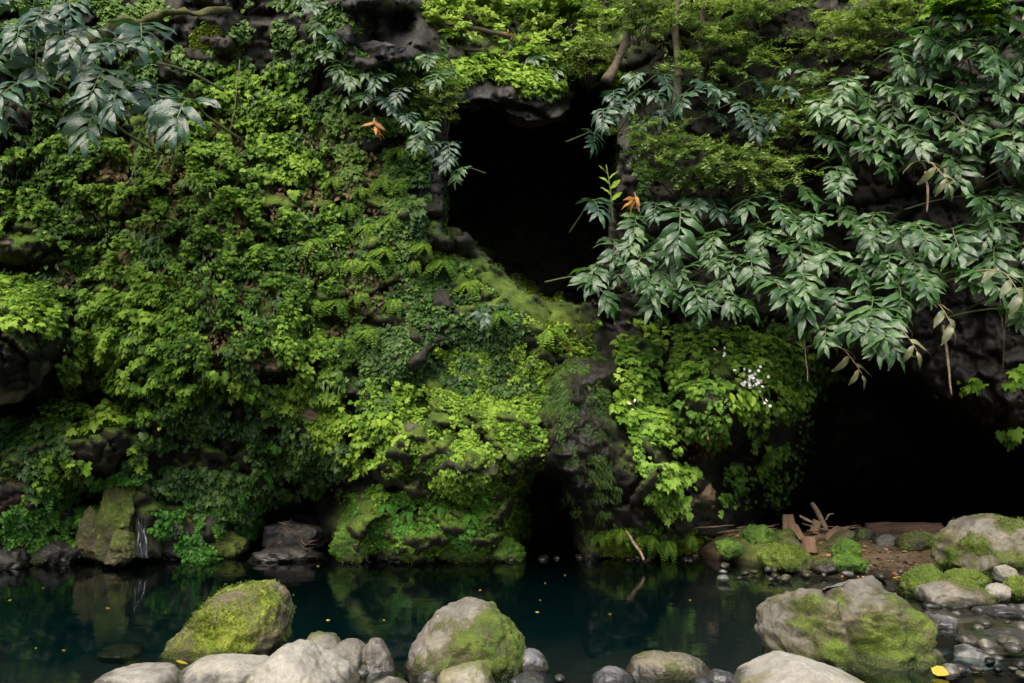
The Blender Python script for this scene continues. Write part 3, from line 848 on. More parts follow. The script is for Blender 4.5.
B('mossy_stone', 'yellow-green mossy stone behind the big broad notched boulder', M_OLIVE, [(903, 596), (906, 578), (920, 568), (935, 566), (946, 578), (948, 596), (938, 606), (915, 606)], 7.6, 0.9, 32, 4, 0.06, 0.8, 0.2, sub=5, tuft=1600)
B('mossy_stone', 'pair-like low mossy stone at the foot of the block-like bank boulder', M_OLIVE, (945, 570, 985, 594), 7.9, 0.9, 33, 4, 0.05, 0.6, 0.3, sub=5, tuft=600)
B('stone', 'grey stone with a mossy end and hollow dark side, half in the stream', M_BOULDER, [(920, 598), (930, 586), (948, 581), (968, 583), (984, 590), (989, 602), (980, 610), (950, 612), (924, 608)], 7.2, 0.8, 34, 4, 0.05, 0.3, 0.1, (1, -0.4, 0), sub=5, tuft=600)
B('stone', 'pale small stone next to the grey stone with a mossy end', M_PALE, (986, 583, 1010, 603), 7.3, 0.9, 35, 4, 0.04, 0.1, 0, sub=5)
B('mossy_stone', 'olive mossy stone cut by the frame edge, behind the pale small stone', M_OLIVE, (1006, 579, 1048, 604), 7.4, 0.9, 36, 4, 0.05, 0.55, 0.2, sub=5, tuft=1500)
B('stone', 'pale pointed stone with moss leaning on the block-like bank boulder', M_PALE, [(992, 566), (998, 562), (1012, 568), (1018, 578), (1006, 584), (996, 580)], 7.75, 0.9, 37, 4, 0.04, 0.3, 0, sub=5)
B('stone', 'grey mossy stone at the frame edge above the pale pointed stone', M_BOULDER, (1008, 553, 1050, 584), 7.9, 0.9, 38, 4, 0.04, 0.4, 0.1, sub=5)
B('stone', 'blue-grey wet stone below the olive mossy stone, at the frame edge', M_GREY, [(984, 608), (1000, 604), (1015, 607), (1032, 618), (1020, 626), (990, 626), (980, 618)], 6.8, 0.9, 39, 6, 0.05, 0.0, 0, sub=5)
B('stone', 'dark glistening wet stone standing in the stream pool', M_GREY, [(927, 628), (934, 617), (950, 615), (958, 622), (956, 636), (940, 640), (929, 636)], 6.35, 0.9, 40, 8, 0.06, 0.0, 0, sub=5)
B('stone', 'long tapering grey slab lying in the shallow stream', M_GREY, [(950, 672), (956, 652), (972, 646), (985, 653), (1005, 666), (1030, 676), (1040, 690), (990, 684), (960, 680)], 5.55, 0.7, 41, 3, 0.03, 0.0, 0, sub=5)
B('stone', 'broad low grey slab at the frame edge behind the long tapering slab', M_GREY, [(970, 640), (985, 634), (1010, 630), (1040, 632), (1045, 646), (1000, 650)], 6.1, 0.8, 42, 3, 0.03, 0.05, 0, sub=5)
B('stone', 'small grey stone between the big notched boulder and the long tapering slab', M_GREY, (928, 648, 956, 668), 5.8, 0.9, 43, 5, 0.05, 0.0, 0, sub=5)
B('stone', 'flat grey stone next to the yellow leaf, below the long tapering slab', M_GREY, (942, 662, 982, 682), 5.45, 0.8, 44, 4, 0.03, 0.0, 0, sub=5)
B('stone', 'tiny white stone shining in the stream', M_PALE, (973, 624, 984, 634), 6.3, 0.9, 45, 2, 0.03, 0.0, 0, sub=4)
B('stone', 'low brown stone slab under shallow water at the frame edge', M_TAN, (985, 664, 1050, 682), 5.9, 0.9, 46, 3, 0.03, 0.0, 0, sub=4)
B('stone', 'pale stone sunken under the water near the moss-covered angular boulder', M_OLIVE, (98, 646, 142, 662), 6.1, 0.9, 48, 3, 0.03, 0.3, 0, sub=4)
# rocks set in the cliff
B('rock', 'jutting layered grey rock bare among creepers at the frame edge', M_OLIVE, [(-30, 345), (0, 337), (30, 338), (52, 348), (46, 366), (25, 385), (0, 402), (-30, 405)], 8.0, 0.8, 60, 6, 0.10, 0.05, 0.1, sub=6, crag=9)
B('rock', 'dark brown rock set in creepers above the jutting layered grey rock', M_OLIVE, (-25, 232, 48, 264), 8.3, 0.7, 61, 5, 0.10, 0.05, 0, sub=5, crag=9)
B('rock', 'reddish brown block under a mossy top, beside the cascade rocks', M_RED, [(90, 440), (100, 430), (122, 428), (127, 444), (120, 460), (98, 464), (88, 456)], 8.4, 0.8, 62, 6, 0.10, 0.05, 0.35, sub=5, crag=9, tuft=500)
B('rock', 'reddish rounded rock low at the frame edge under a bright moss top', M_RED, [(-25, 480), (0, 474), (22, 470), (34, 482), (30, 500), (12, 516), (-10, 522), (-25, 515)], 8.2, 0.8, 63, 5, 0.10, 0.1, 0.5, sub=5, crag=9, tuft=600)
B('rock', 'tall olive rock rib with pale streaks standing in the pool below the reddish block', M_OLIVE, [(100, 541), (104, 514), (112, 492), (122, 482), (131, 490), (133, 518), (136, 544), (132, 562), (104, 562)], 9.17, 0.9, 64, 7, 0.09, 0.42, 0.1, sub=6, crag=9)
B('rock', 'broad wet olive rock leaning against the tall olive rib at the waterline', M_OLIVE, [(78, 554), (84, 532), (94, 514), (104, 505), (112, 523), (114, 547), (108, 565), (82, 565)], 9.27, 0.9, 84, 7, 0.09, 0.42, 0.1, sub=6, crag=9)
B('rock', 'small pale olive rock at the foot of the tall olive rib', M_OLIVE, [(106, 560), (112, 536), (122, 529), (134, 538), (140, 560), (124, 567)], 8.97, 0.9, 85, 7, 0.09, 0.42, 0.1, sub=5, crag=7)
B('rock', 'narrow olive rock rib on the far side of the small cascade', M_OLIVE, [(134, 500), (142, 492), (150, 514), (158, 536), (160, 560), (148, 562), (140, 541)], 9.32, 0.8, 65, 5, 0.10, 0.2, 0.1, sub=5, crag=9)
B('rock', 'dark pointed rock above the small cascade', M_DARKST, [(112, 490), (118, 470), (130, 462), (142, 470), (150, 490), (145, 505), (125, 500)], 9.47, 0.8, 66, 7, 0.10, 0.1, 0.1, sub=5, crag=9)
B('rock', 'dark flat-topped block capped with bright moss by the waterline', M_DARKST, [(152, 511), (170, 505), (196, 507), (204, 516), (202, 541), (196, 560), (158, 560)], 9.57, 0.7, 67, 6, 0.10, -0.3, 1.1, sub=5, crag=9, tuft=1500)
B('rock', 'dark low rock at the waterline beside the moss-capped block', M_DARKST, (200, 532, 246, 566), 9.72, 0.8, 68, 7, 0.10, 0.42, 0.3, sub=5, crag=9)
B('rock', 'dark wet rock at the waterline below the deep green fern tuft', M_DARKST, (34, 535, 84, 572), 9.32, 0.8, 69, 7, 0.10, 0.2, 0.2, sub=5, crag=9)
B('rock', 'dark wet rock half sunk at the frame edge under the reddish rounded rock', M_DARKST, (-30, 530, 36, 578), 9.12, 0.8, 70, 7, 0.10, 0.1, 0.2, sub=5, crag=9)
B('rock', 'dark broad low rock on the floor of the undercut, below driftwood twigs', M_DARKST, [(252, 562), (262, 550), (285, 545), (312, 547), (328, 555), (332, 564), (290, 568)], 9.65, 0.9, 86, 7, 0.09, 0.12, 0.1, sub=5, crag=7)
B('rock', 'dark rock in the back of the undercut behind driftwood twigs', M_DARKST, [(258, 552), (266, 530), (290, 518), (318, 522), (330, 545), (300, 556)], 10.3, 0.9, 87, 7, 0.09, 0.0, 0.0, sub=5, crag=7)
B('rock', 'grey rock face with mossy rim in the bulging cliff foot', M_OLIVE, [(448, 466), (452, 446), (470, 440), (494, 446), (502, 462), (498, 480), (478, 486), (458, 480)], 8.25, 0.4, 71, 6, 0.10, 0.25, -0.1, sub=5, crag=9)
B('rock', 'small grey rock sitting on the bulge above the grey rock face', M_OLIVE, [(396, 436), (402, 424), (416, 422), (428, 430), (426, 442), (408, 446)], 8.15, 0.6, 72, 5, 0.10, 0.1, 0, sub=5, crag=9)
B('rock', 'small pale rock among creepers over the small grey rock', M_BOULDER, (382, 392, 406, 408), 8.2, 0.6, 73, 5, 0.10, 0.1, 0, sub=4, crag=9)
B('rock', 'bare brownish ledge stone sticking out of the creeper wall', M_TAN, [(243, 350), (262, 352), (286, 362), (288, 372), (268, 371), (246, 360)], 8.1, 0.7, 74, 5, 0.10, 0.05, 0, sub=5, crag=9)
B('rock', 'brown stone under the creeper fringe over the dark undercut', M_TAN, [(300, 402), (322, 404), (344, 414), (340, 426), (316, 420), (302, 412)], 8.2, 0.7, 75, 6, 0.10, 0.2, 0, sub=5, crag=9)
B('rock', 'mossy rock knob at the lower edge of the great cave mouth', M_OLIVE, (440, 228, 466, 246), 8.9, 0.7, 76, 4, 0.10, 0.4, 0, sub=5, crag=9)
B('rock', 'tan angular rock under hanging creepers beside the dark recess', M_TAN, [(684, 490), (690, 476), (700, 474), (712, 488), (718, 505), (708, 512), (690, 510)], 9.0, 0.7, 77, 7, 0.10, 0.02, 0, sub=5, crag=9)
B('rock', 'bright green mossy rounded rock by the driftwood in the dark undercut', M_GMOSS, [(332, 548), (336, 530), (350, 522), (362, 524), (372, 545), (374, 562), (340, 562)], 9.35, 0.7, 78, 4, 0.10, 0.85, 0.2, sub=5, crag=9, tuft=2500)
B('rock', 'lumpy vivid green mossy rock at the waterline next to the rounded mossy one', M_GMOSS, [(376, 552), (382, 538), (404, 530), (428, 538), (436, 552), (430, 566), (382, 566)], 9.40, 0.6, 79, 5, 0.10, 0.75, 0.2, sub=6, crag=8, tuft=3500)
B('rock', 'low green mossy rock at the waterline in the middle of the bulging cliff foot', M_GMOSS, [(432, 556), (440, 542), (458, 536), (478, 541), (486, 553), (480, 566), (440, 566)], 9.45, 0.6, 82, 5, 0.10, 0.7, 0.2, sub=6, crag=8, tuft=2800)
B('rock', 'mossy rock at the waterline beside the black hollow of the cliff foot', M_GMOSS, [(482, 556), (492, 540), (508, 536), (520, 545), (524, 558), (516, 567), (488, 566)], 9.50, 0.6, 83, 5, 0.10, 0.65, 0.2, sub=6, crag=8, tuft=2200)
B('rock', 'tan overhanging rock lit from below the ledge at the roof of the great cave', M_TAN, [(502, 100), (520, 88), (548, 90), (568, 98), (560, 116), (534, 124), (512, 120)], 9.8, 0.9, 88, 7, 0.09, 0.1, 0.2, sub=5, crag=8)
B('rock', 'flat layered ledge rock under the dark hollow at the top of the cliff', M_BOULDER, [(352, 48), (376, 44), (398, 52), (398, 60), (372, 60)], 8.4, 0.7, 81, 5, 0.10, 0.15, 0.1, sub=5, crag=9)

# pebbles of the stream mouth and the bank
proto = {}
rp = random.Random(5)
for k in range(5):
    d, f = ico(3)
    qv = d * np.array([1, rp.uniform(.7, .9), rp.uniform(.45, .65)])
    qv = qv + d * (0.18 * fbm(d * 1.4 + k * 3.3, 3, k))[:, None]
    proto[k] = mesh_np('pebble', qv, [f], {'moss': np.clip(0.15 + 0.5 * fbm(d * 2 + k, 3, k + 3), 0, 1)})
def pebble(px, py, w, mat, label, group, z=0.0, k=None):
    k = rp.randrange(5) if k is None else k
    Y = YW(py, z)
    c = P(px, py, Y)
    key = (k, mat.name)
    if key not in proto:
        m2 = proto[k].copy()
        m2.materials.clear()
        m2.materials.append(mat)
        proto[key] = m2
    o = bpy.data.objects.new('pebble', proto[key])
    COL.objects.link(o)
    r = w / F * Y / 2
    o.location = (c[0], c[1], c[2] + r * 0.1)
    o.scale = (r, r, r)
    o.rotation_euler = (rp.uniform(-.2, .2), rp.uniform(-.2, .2), rp.uniform(0, 6))
    tag(o, label, 'pebble', group)
PMATS = [M_GREY, M_BOULDER, M_PALE, M_GREY, M_DARKST]
for k in range(55):
    px, py = rp.uniform(918, 1040), rp.uniform(585, 678)
    pebble(px, py, rp.uniform(7, 22), PMATS[k % 5], 'small wet pebble lying in the shallow stream among the slabs', 'pebbles in the shallow stream', -0.01)
for k in range(70):
    px, py = rp.uniform(722, 945), rp.uniform(548, 580)
    pebble(px, py, rp.uniform(5, 13), (M_DARKST, M_OLIVE, M_GREY)[k % 3], 'small dark pebble along the water edge of the far bank', 'pebbles along the far bank edge', 0.03)
for k in range(24):
    px = rp.uniform(345, 720)
    pebble(px, rp.uniform(556, 561), rp.uniform(7, 14), M_DARKST, 'small black wet pebble at the foot of the cliff', 'pebbles at the cliff foot', 0.0)
for k in range(12):
    px, py = rp.uniform(280, 560), rp.uniform(672, 690)
    pebble(px, py, rp.uniform(12, 24), M_PALE if k % 2 else M_GREY, 'small pebble between the big shore boulders', 'pebbles between shore boulders', -0.01)

def scatter(mb, n, polys, size, rg, temp=(LOBE, LOBE_T), lift=(0.02, 0.14), holes=(), gap=0.0, gscale=22, tintbias=0.0, clump=16, seed=0, droop=0.8, ystretch=1.0, spread=0.45):
    """hang n leaves on the cliff inside the ellipses / polygons given in the frame's directions"""
    got = 0
    tv, tt = temp
    xs0 = min(min(p[0] for p in po) for po in polys)
    xs1 = max(max(p[0] for p in po) for po in polys)
    ys0 = min(min(p[1] for p in po) for po in polys)
    ys1 = max(max(p[1] for p in po) for po in polys)
    x = rg.uniform(xs0, xs1, n * 12)
    y = rg.uniform(ys0, ys1, n * 12)
    jx = x + 9 * vnoise(np.stack([x / 14, y / 14, 0 * x], -1), seed + 1)
    jy = y + 9 * vnoise(np.stack([x / 14, y / 14, 0 * x + 7], -1), seed + 2)
    ok = np.zeros(len(x), bool)
    for po in polys:
        ok |= pip(jx, jy, po)
    for po in holes:
        ok &= ~pip(jx, jy, po)
    nz = fbm(np.stack([x / gscale, y / (gscale * 0.8), 0 * x + seed], -1), 3, seed + 3)
    ok &= nz > gap - 0.6 + 0.25 * rg.random(len(x))
    x, y, nz = x[ok][:n], y[ok][:n], nz[ok][:n]
    k = len(x)
    Y = samp(x, y, Ysm)
    nrm = samp(x, y, Nsm)
    nrm[:, 1] = np.minimum(nrm[:, 1], -0.35)
    nrm /= np.linalg.norm(nrm, axis=1, keepdims=True)
    pos = P(x, y, Y)
    cz = 0.5 + 0.5 * fbm(np.stack([x / clump, y / clump * 1.1, 0 * x + 2 * seed], -1), 2, seed + 9)
    pos = pos + nrm * (lift[0] + lift[1] * np.clip(cz, 0, 1) * rg.uniform(0.4, 1.1, k))[:, None]
    r = rg.normal(size=(k, 3)) * spread
    out = nrm * 0.55 + np.array([0, 0, -droop]) + r * np.array([1, 0.6, 0.5])
    nn = nrm * 0.55 + np.array([0, -0.15, 0.75]) + rg.normal(size=(k, 3)) * spread * 0.8
    M = frames(out, nn)
    s = size * rg.uniform(0.6, 1.25, k) * (1 + 0.38 * vnoise(np.stack([x / 38, y / 38, 0 * x + 31], -1), seed + 6))
    M = M * s[:, None, None]
    M[:, :, 1] *= ystretch
    tint = np.clip(0.5 + tintbias + 0.27 * rg.normal(size=k) + 0.35 * vnoise(np.stack([x / 60, y / 60, 0 * x], -1), seed + 5) + 0.7 * (cz - 0.5), 0, 1)  # leaves lying deeper in a clump get darker, shade put into the tint
    mb.inst(tv, tt, M, pos, tint)
    return k

def E(cx, cy, rx, ry, n=16):
    return [(cx + rx * math.cos(2 * PI * i / n), cy + ry * math.sin(2 * PI * i / n)) for i in range(n)]
rg = np.random.default_rng(3)

def creeper(name, label, mat, n, polys, size, cat='creeper', kind=None, group=None, **kw):
    mb = MB()
    scatter(mb, n, polys, size, rg, **kw)
    o = link(name, mb.mesh(name), mat)
    tag(o, label, cat, group, kind)
    return o

ROCKHOLES = [E(15, 372, 42, 34), E(12, 248, 42, 20), E(105, 446, 21, 18), E(268, 361, 24, 10), E(5, 496, 32, 24), E(98, 395, 28, 22)]
WALL = [[(-60, 150), (40, 140), (130, 140), (180, 95), (240, 70), (320, 110), (345, 240), (352, 330), (345, 395), (300, 400), (240, 385), (180, 412), (140, 430), (60, 430), (40, 410), (60, 380), (50, 345), (20, 330), (-60, 330)]]
creeper('creeper_carpet', 'thick carpet of bright lobed creeper leaves covering the tall cliff wall', M_CREEP, 27000, WALL, 0.063, kind='stuff', holes=ROCKHOLES, gap=0.52, gscale=15, seed=1, lift=(0.03, 0.30))
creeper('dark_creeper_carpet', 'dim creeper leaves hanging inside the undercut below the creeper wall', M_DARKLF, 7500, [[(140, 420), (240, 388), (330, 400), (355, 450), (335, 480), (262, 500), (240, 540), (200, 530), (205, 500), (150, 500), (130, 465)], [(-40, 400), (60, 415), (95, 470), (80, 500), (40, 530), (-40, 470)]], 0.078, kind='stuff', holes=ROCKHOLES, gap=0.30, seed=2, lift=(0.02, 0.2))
creeper('small_leaf_carpet', 'dark glossy small-leaved ground cover spreading below the mossy slope of the great cave', M_DARKLF, 6000, [[(350, 230), (430, 215), (470, 250), (520, 300), (545, 330), (540, 390), (480, 395), (430, 380), (400, 420), (350, 400)]], 0.068, kind='stuff', gap=0.33, seed=3, lift=(0.01, 0.10), tintbias=0.05)
creeper('creeper_carpet', 'lighter small-leaved creeper hanging down the slope right of the jutting bulge', M_CREEP, 4500, [[(440, 345), (525, 340), (530, 400), (525, 460), (500, 420), (450, 420)], E(515, 500, 16, 40), E(470, 480, 40, 14)], 0.06, kind='stuff', gap=0.33, seed=4, lift=(0.01, 0.08))
creeper('weed_carpet', 'thin mixed weeds growing over the upper cliff beside the trailing ginger', M_DARKLF, 7000, [[(170, 60), (240, 0), (330, 0), (345, 50), (400, 66), (430, 60), (430, 110), (445, 190), (440, 235), (350, 240), (320, 120)], [(-60, 0), (170, 0), (150, 110), (-60, 150)]], 0.078, kind='stuff', gap=0.45, seed=5)
creeper('ground_cover', 'sparse small leaves on the rock above and beside the great cave mouth', M_DARKLF, 1800, [[(440, 60), (520, 95), (600, 105), (640, 110), (660, 180), (640, 220), (612, 220), (622, 150), (600, 118), (470, 104), (440, 110)], [(600, 310), (800, 315), (850, 380), (780, 420), (700, 345), (620, 350)]], 0.075, kind='stuff', gap=0.58, seed=6)
creeper('weed_carpet', 'hanging weeds and small leaves draping the ledge over the great cave mouth', M_CREEP, 2600, [[(445, 60), (470, 62), (545, 78), (560, 98), (530, 110), (500, 108), (462, 104), (446, 120)], [(560, 60), (640, 66), (640, 84), (560, 80)]], 0.10, kind='stuff', gap=0.30, seed=10, lift=(0.02, 0.25))
creeper('slope_weeds', 'tiny-leaved weeds and moss covering the mossy ramp and bulge below the great cave mouth', M_CREEP, 7500, [[(445, 228), (466, 236), (492, 262), (522, 282), (548, 298), (600, 306), (590, 350), (545, 360), (545, 440), (528, 490), (440, 470), (385, 470), (365, 430), (400, 385), (450, 395), (500, 395), (540, 340), (500, 310), (440, 260)]], 0.043, kind='stuff', gap=0.30, gscale=12, seed=21, lift=(0.0, 0.08))
creeper('foot_weeds', 'small ferny weeds over the vivid mossy foot of the cliff', M_FERND, 3500, [[(345, 495), (400, 485), (515, 495), (518, 545), (350, 550)]], 0.045, kind='stuff', gap=0.40, gscale=12, seed=22, lift=(0.0, 0.06))
creeper('waterline_weeds', 'deep green weeds on the dark rocks along the waterline by the small cascade', M_FERND, 3800, [E(30, 520, 45, 24), E(70, 510, 40, 26), E(178, 520, 30, 14), E(228, 515, 30, 24), E(200, 545, 20, 12), E(118, 478, 22, 12), E(60, 550, 24, 10)], 0.055, kind='stuff', gap=0.38, gscale=12, seed=23, lift=(0.05, 0.18))
creeper('rim_weeds', 'dark weeds fringing the rim of the great cave mouth', M_DARKLF, 3200, [[(408, 120), (436, 118), (452, 150), (452, 215), (440, 236), (415, 225), (405, 170)], [(440, 90), (480, 86), (515, 104), (560, 104), (600, 78), (645, 84), (640, 100), (605, 96), (560, 120), (520, 122), (480, 104), (450, 118)], [(606, 120), (640, 120), (650, 200), (612, 225)]], 0.07, kind='stuff', gap=0.25, gscale=14, seed=24, lift=(0.02, 0.22))
creeper('wall_ferns', 'darker narrow-leaved growth mixed into the bright creeper wall', M_DARKLF, 2600, WALL, 0.075, kind='stuff', holes=ROCKHOLES, gap=0.62, gscale=30, seed=25, lift=(0.06, 0.26), temp=(SLIM * np.array([1.5, 1, 1]), SLIM_T), droop=1.2)
creeper('hollow_weeds', 'weeds over the stones around the dark hollow at the top of the cliff', M_DARKLF, 900, [[(320, -5), (356, -5), (350, 40), (362, 60), (430, 64), (440, 30), (425, -5), (445, -5), (450, 75), (340, 80)]], 0.075, kind='stuff', gap=0.35, gscale=14, seed=26, lift=(0.02, 0.14))
creeper('dead_foliage', 'dry brown dead leaves caught behind the creepers of the wall', M_DSTRAND, 5200, [[(180, 120), (340, 110), (400, 180), (420, 300), (340, 340), (200, 380), (60, 330), (60, 180)], E(700, 440, 20, 20)], 0.06, kind='stuff', gap=0.45, gscale=16, seed=18, temp=(OVAL, OVAL_T), lift=(0.0, 0.12), droop=1.2, spread=0.6)
creeper('low_weeds', 'thin green weeds along the foot of the cliff above the waterline', M_CREEP, 2200, [[(340, 490), (520, 480), (515, 548), (345, 552)], [(585, 530), (720, 525), (725, 552), (590, 555)], E(60, 520, 60, 35), E(225, 515, 50, 22)], 0.06, kind='stuff', gap=0.45, seed=7, lift=(0.0, 0.06))
creeper('cascade_weeds', 'fine hanging weeds trailing over the dark wet rock column', M_DARKLF, 8000, [[(545, 360), (605, 350), (612, 470), (620, 540), (585, 545), (560, 480)]], 0.034, kind='stuff', gap=0.30, gscale=10, seed=8, temp=(SLIM, SLIM_T), ystretch=1.6, lift=(0.0, 0.05))
# separate plants that stand out from the carpet
CR = [
    ('bright broad-leaved creeper falling in a long column beside the wet rock column', M_CREEPC, 1700, [[(616, 345), (652, 350), (656, 400), (676, 440), (692, 480), (684, 512), (655, 505), (634, 465), (614, 420)]], 0.088, 11),
    ('bright creeper cushion spreading over the ledge under the ginger, near the white flowers', M_CREEPC, 1700, [[(672, 345), (740, 335), (800, 345), (806, 385), (780, 415), (735, 412), (715, 440), (690, 440), (672, 400)]], 0.085, 12),
    ('yellow-green leafy plant at the head of the creeper column by the cave shadow', M_CREEPB, 160, [E(640, 345, 30, 24), E(618, 385, 14, 30)], 0.12, 13),
    ('small green creeper hanging beside the tan angular rock', M_CREEPC, 240, [E(745, 480, 28, 22), E(725, 500, 14, 16)], 0.10, 14),
    ('green creeper hanging in tatters at the edge of the dark wide cave', M_CREEPC, 420, [E(783, 440, 26, 46), E(760, 425, 24, 18), E(772, 498, 16, 14)], 0.09, 15),
    ('bright creeper tuft over the reddish brown block', M_CREEPB, 130, [E(80, 425, 26, 12), E(105, 420, 22, 10)], 0.11, 16),
    ('small creeper tuft dangling beside the dark pointed rock', M_CREEPB, 36, [E(134, 455, 7, 11)], 0.09, 17),
    ('creeper cluster hanging above the deep green fern tuft', M_CREEPB, 120, [E(70, 462, 32, 14), E(45, 478, 14, 14)], 0.09, 18),
    ('bright leafy fringe hanging over the dark undercut', M_CREEP, 800, [[(225, 372), (300, 375), (350, 405), (372, 440), (350, 452), (320, 420), (270, 400), (230, 392)]], 0.08, 19),
    ('blue-green leafy plant at the rim of the dark undercut', M_FERND, 40, [E(270, 437, 12, 8)], 0.08, 20),
    ('pale green creeper patch over the bulging rocks', M_CREEPB, 760, [E(360, 435, 42, 34), E(390, 400, 34, 22)], 0.058, 21),
    ('small creeper on the dark rock at the frame edge by the wide cave', M_CREEPB, 34, [E(1008, 378, 17, 10), E(972, 383, 14, 6)], 0.13, 22),
    ('lone creeper sprig low on the dark wall at the frame edge', M_CREEPB, 16, [E(1012, 428, 12, 9)], 0.13, 23),
    ('bright creeper mass at the frame edge above the jutting layered grey rock', M_CREEPB, 420, [E(20, 312, 46, 26)], 0.09, 24),
    ('bright creeper patch in the middle of the creeper wall', M_CREEPB, 640, [E(145, 330, 60, 34), E(190, 370, 46, 26)], 0.085, 25),
    ('leafy creeper below the trailing ginger, high on the wall', M_CREEPB, 380, [E(270, 110, 44, 46), E(215, 75, 26, 20)], 0.088, 26),
    ('round-leaved bright plant under the white flowers', M_CREEPB, 40, [E(738, 400, 18, 12)], 0.13, 27),
]
for lab, mat, n, polys, size, sd in CR:
    o = creeper('creeper', lab, mat, n, polys, size, seed=sd, gscale=9 if sd in (11, 12) else 16, gap=0.25 + 0.12 * (sd in (11, 12)), lift=(0.03, 0.22), temp=(OVAL, OVAL_T) if sd in (27, 20) else (LOBE, LOBE_T))

# moss tufts: tiny blades on the mossy parts of the rock face
def moss_tufts(name, label, mat, n, polys, size, seed):
    mb = MB()
    scatter(mb, n, polys, size, rg, temp=(SLIM * np.array([2.2, 1, 1]), SLIM_T), lift=(0.0, 0.03), gap=0.35, seed=seed, droop=0.35, spread=0.8)
    o = link(name, mb.mesh(name), mat)
    return tag(o, label, 'moss', None, 'stuff')
moss_tufts('moss', 'yellow-green moss on the slope below the great cave mouth', M_MOSS, 22000, [[(452, 230), (480, 250), (520, 280), (560, 302), (590, 320), (580, 350), (548, 352), (548, 440), (525, 470), (515, 400), (540, 330), (500, 300)]], 0.035, 31)
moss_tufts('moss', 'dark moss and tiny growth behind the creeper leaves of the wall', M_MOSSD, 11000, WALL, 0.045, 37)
moss_tufts('moss', 'vivid green moss over the overhanging foot of the cliff at the waterline', M_GMOSST, 13000, [[(345, 500), (380, 490), (440, 495), (515, 500), (518, 552), (345, 552)]], 0.035, 32)
moss_tufts('moss', 'olive moss on the bulging rocks of the cliff foot', M_MOSS, 6000, [[(380, 390), (440, 410), (510, 430), (520, 500), (430, 490), (380, 470)]], 0.03, 33)
moss_tufts('moss', 'thin moss along the water edge below the creeper column', M_MOSS, 4500, [[(585, 528), (720, 528), (722, 552), (588, 556)]], 0.035, 34)
moss_tufts('moss', 'moss cushions on the rocks beside the small cascade', M_GMOSST, 5000, [E(30, 468, 40, 10), E(178, 509, 28, 6), E(70, 520, 40, 30), E(235, 505, 34, 14), E(115, 420, 22, 6)], 0.035, 35)
moss_tufts('moss', 'moss on the ledge above the great cave mouth', M_MOSS, 3500, [[(470, 70), (545, 66), (545, 84), (480, 92)], E(215, 40, 24, 18)], 0.035, 36)

# ------------------------------------------------------------------ ferns
def frond(mb, base, dirv, up, L, droop, rg, npin=13, wid=0.32):
    dirv = dirv / np.linalg.norm(dirv)
    side = np.cross(dirv, up)
    side /= np.linalg.norm(side) + 1e-9
    t = np.linspace(0, 1, npin + 1)
    pts = base + dirv * (L * t)[:, None] + np.array([0, 0, -1]) * (droop * L * t ** 2)[:, None]
    tan = np.gradient(pts, axis=0)
    tan /= np.linalg.norm(tan, axis=1, keepdims=True)
    Ms, Ts = [], []
    for i in range(1, npin + 1):
        w = wid * L * math.sin(PI * min(1, 0.12 + 0.88 * t[i])) ** 0.8 * (1.1 - 0.3 * t[i]) + 0.02 * L
        for s in (-1, 1):
            d = side * s * 0.9 + tan[i] * 0.45 + np.array([0, 0, -0.18]) + rg.normal(size=3) * 0.08
            nn = np.cross(side, tan[i])
            M = frames(d[None], nn[None] + rg.normal(size=(1, 3)) * 0.1)[0]
            M = M * w
            M[:, 0] *= 1.5
            Ms.append(M)
            Ts.append(pts[i])
    mb.inst(SLIM, SLIM_T, np.array(Ms), np.array(Ts), np.clip(0.5 + 0.2 * rg.normal() + 0.1 * rg.normal(size=len(Ts)), 0, 1))
    V, Q, T = tube(pts, np.linspace(0.006, 0.002, len(pts)) * (L / 0.4), 4)
    mb.add(V, T, Q, 0.3)

def make_fern(mat, seed, n=9, L=0.32):
    rr = np.random.default_rng(seed)
    r = empty('fern', (0, 0, 0))
    mb = MB()
    for k in range(n):
        a = (k / n - 0.5) * 2.7 + rr.normal() * 0.2
        d = np.array([math.sin(a), -0.75 - 0.3 * rr.random(), 0.55 * math.cos(a) * rr.random() + 0.1])
        frond(mb, np.zeros(3), d, np.array([0, -0.3, 1.0]), L * rr.uniform(0.7, 1.15), rr.uniform(0.8, 1.5), rr)
    link('fronds', mb.mesh('fronds'), mat, r)
    mb = MB()
    V, Q, T = tube(spline([(0, 0.08, -0.04), (0, 0.03, -0.01), (0, -0.01, 0.0)], 5), 0.016, 6)
    mb.add(V, T, Q)
    link('stem', mb.mesh('stem'), M_ROOT, r)
    return r
fern_p = [make_fern(M_FERN, 1), make_fern(M_FERN, 2, 11), make_fern(M_FERND, 3, 10, 0.26)]
used = set()
def put(protos, k, loc, rot, s, label, cat, group):
    pr = protos[k]
    key = (id(protos), k)
    if key not in used:
        used.add(key)
        o = pr
        o.location, o.rotation_euler, o.scale = loc, rot, (s, s, s)
        tag(o, label, cat, group)
        return o
    o = dup(pr, loc, rot, (s, s, s), label, group)
    o['category'] = cat
    if not group and 'group' in o:
        del o['group']
    return o
rf = random.Random(9)
def fern_at(px, py, k, s, label, group, off=0.06):
    Y = float(samp(px, py, Ysm)) - off
    c = P(px, py, Y)
    put(fern_p, k, c, (rf.uniform(-.2, .2), rf.uniform(-.25, .25), rf.uniform(-.5, .5)), s, label, 'fern', group)
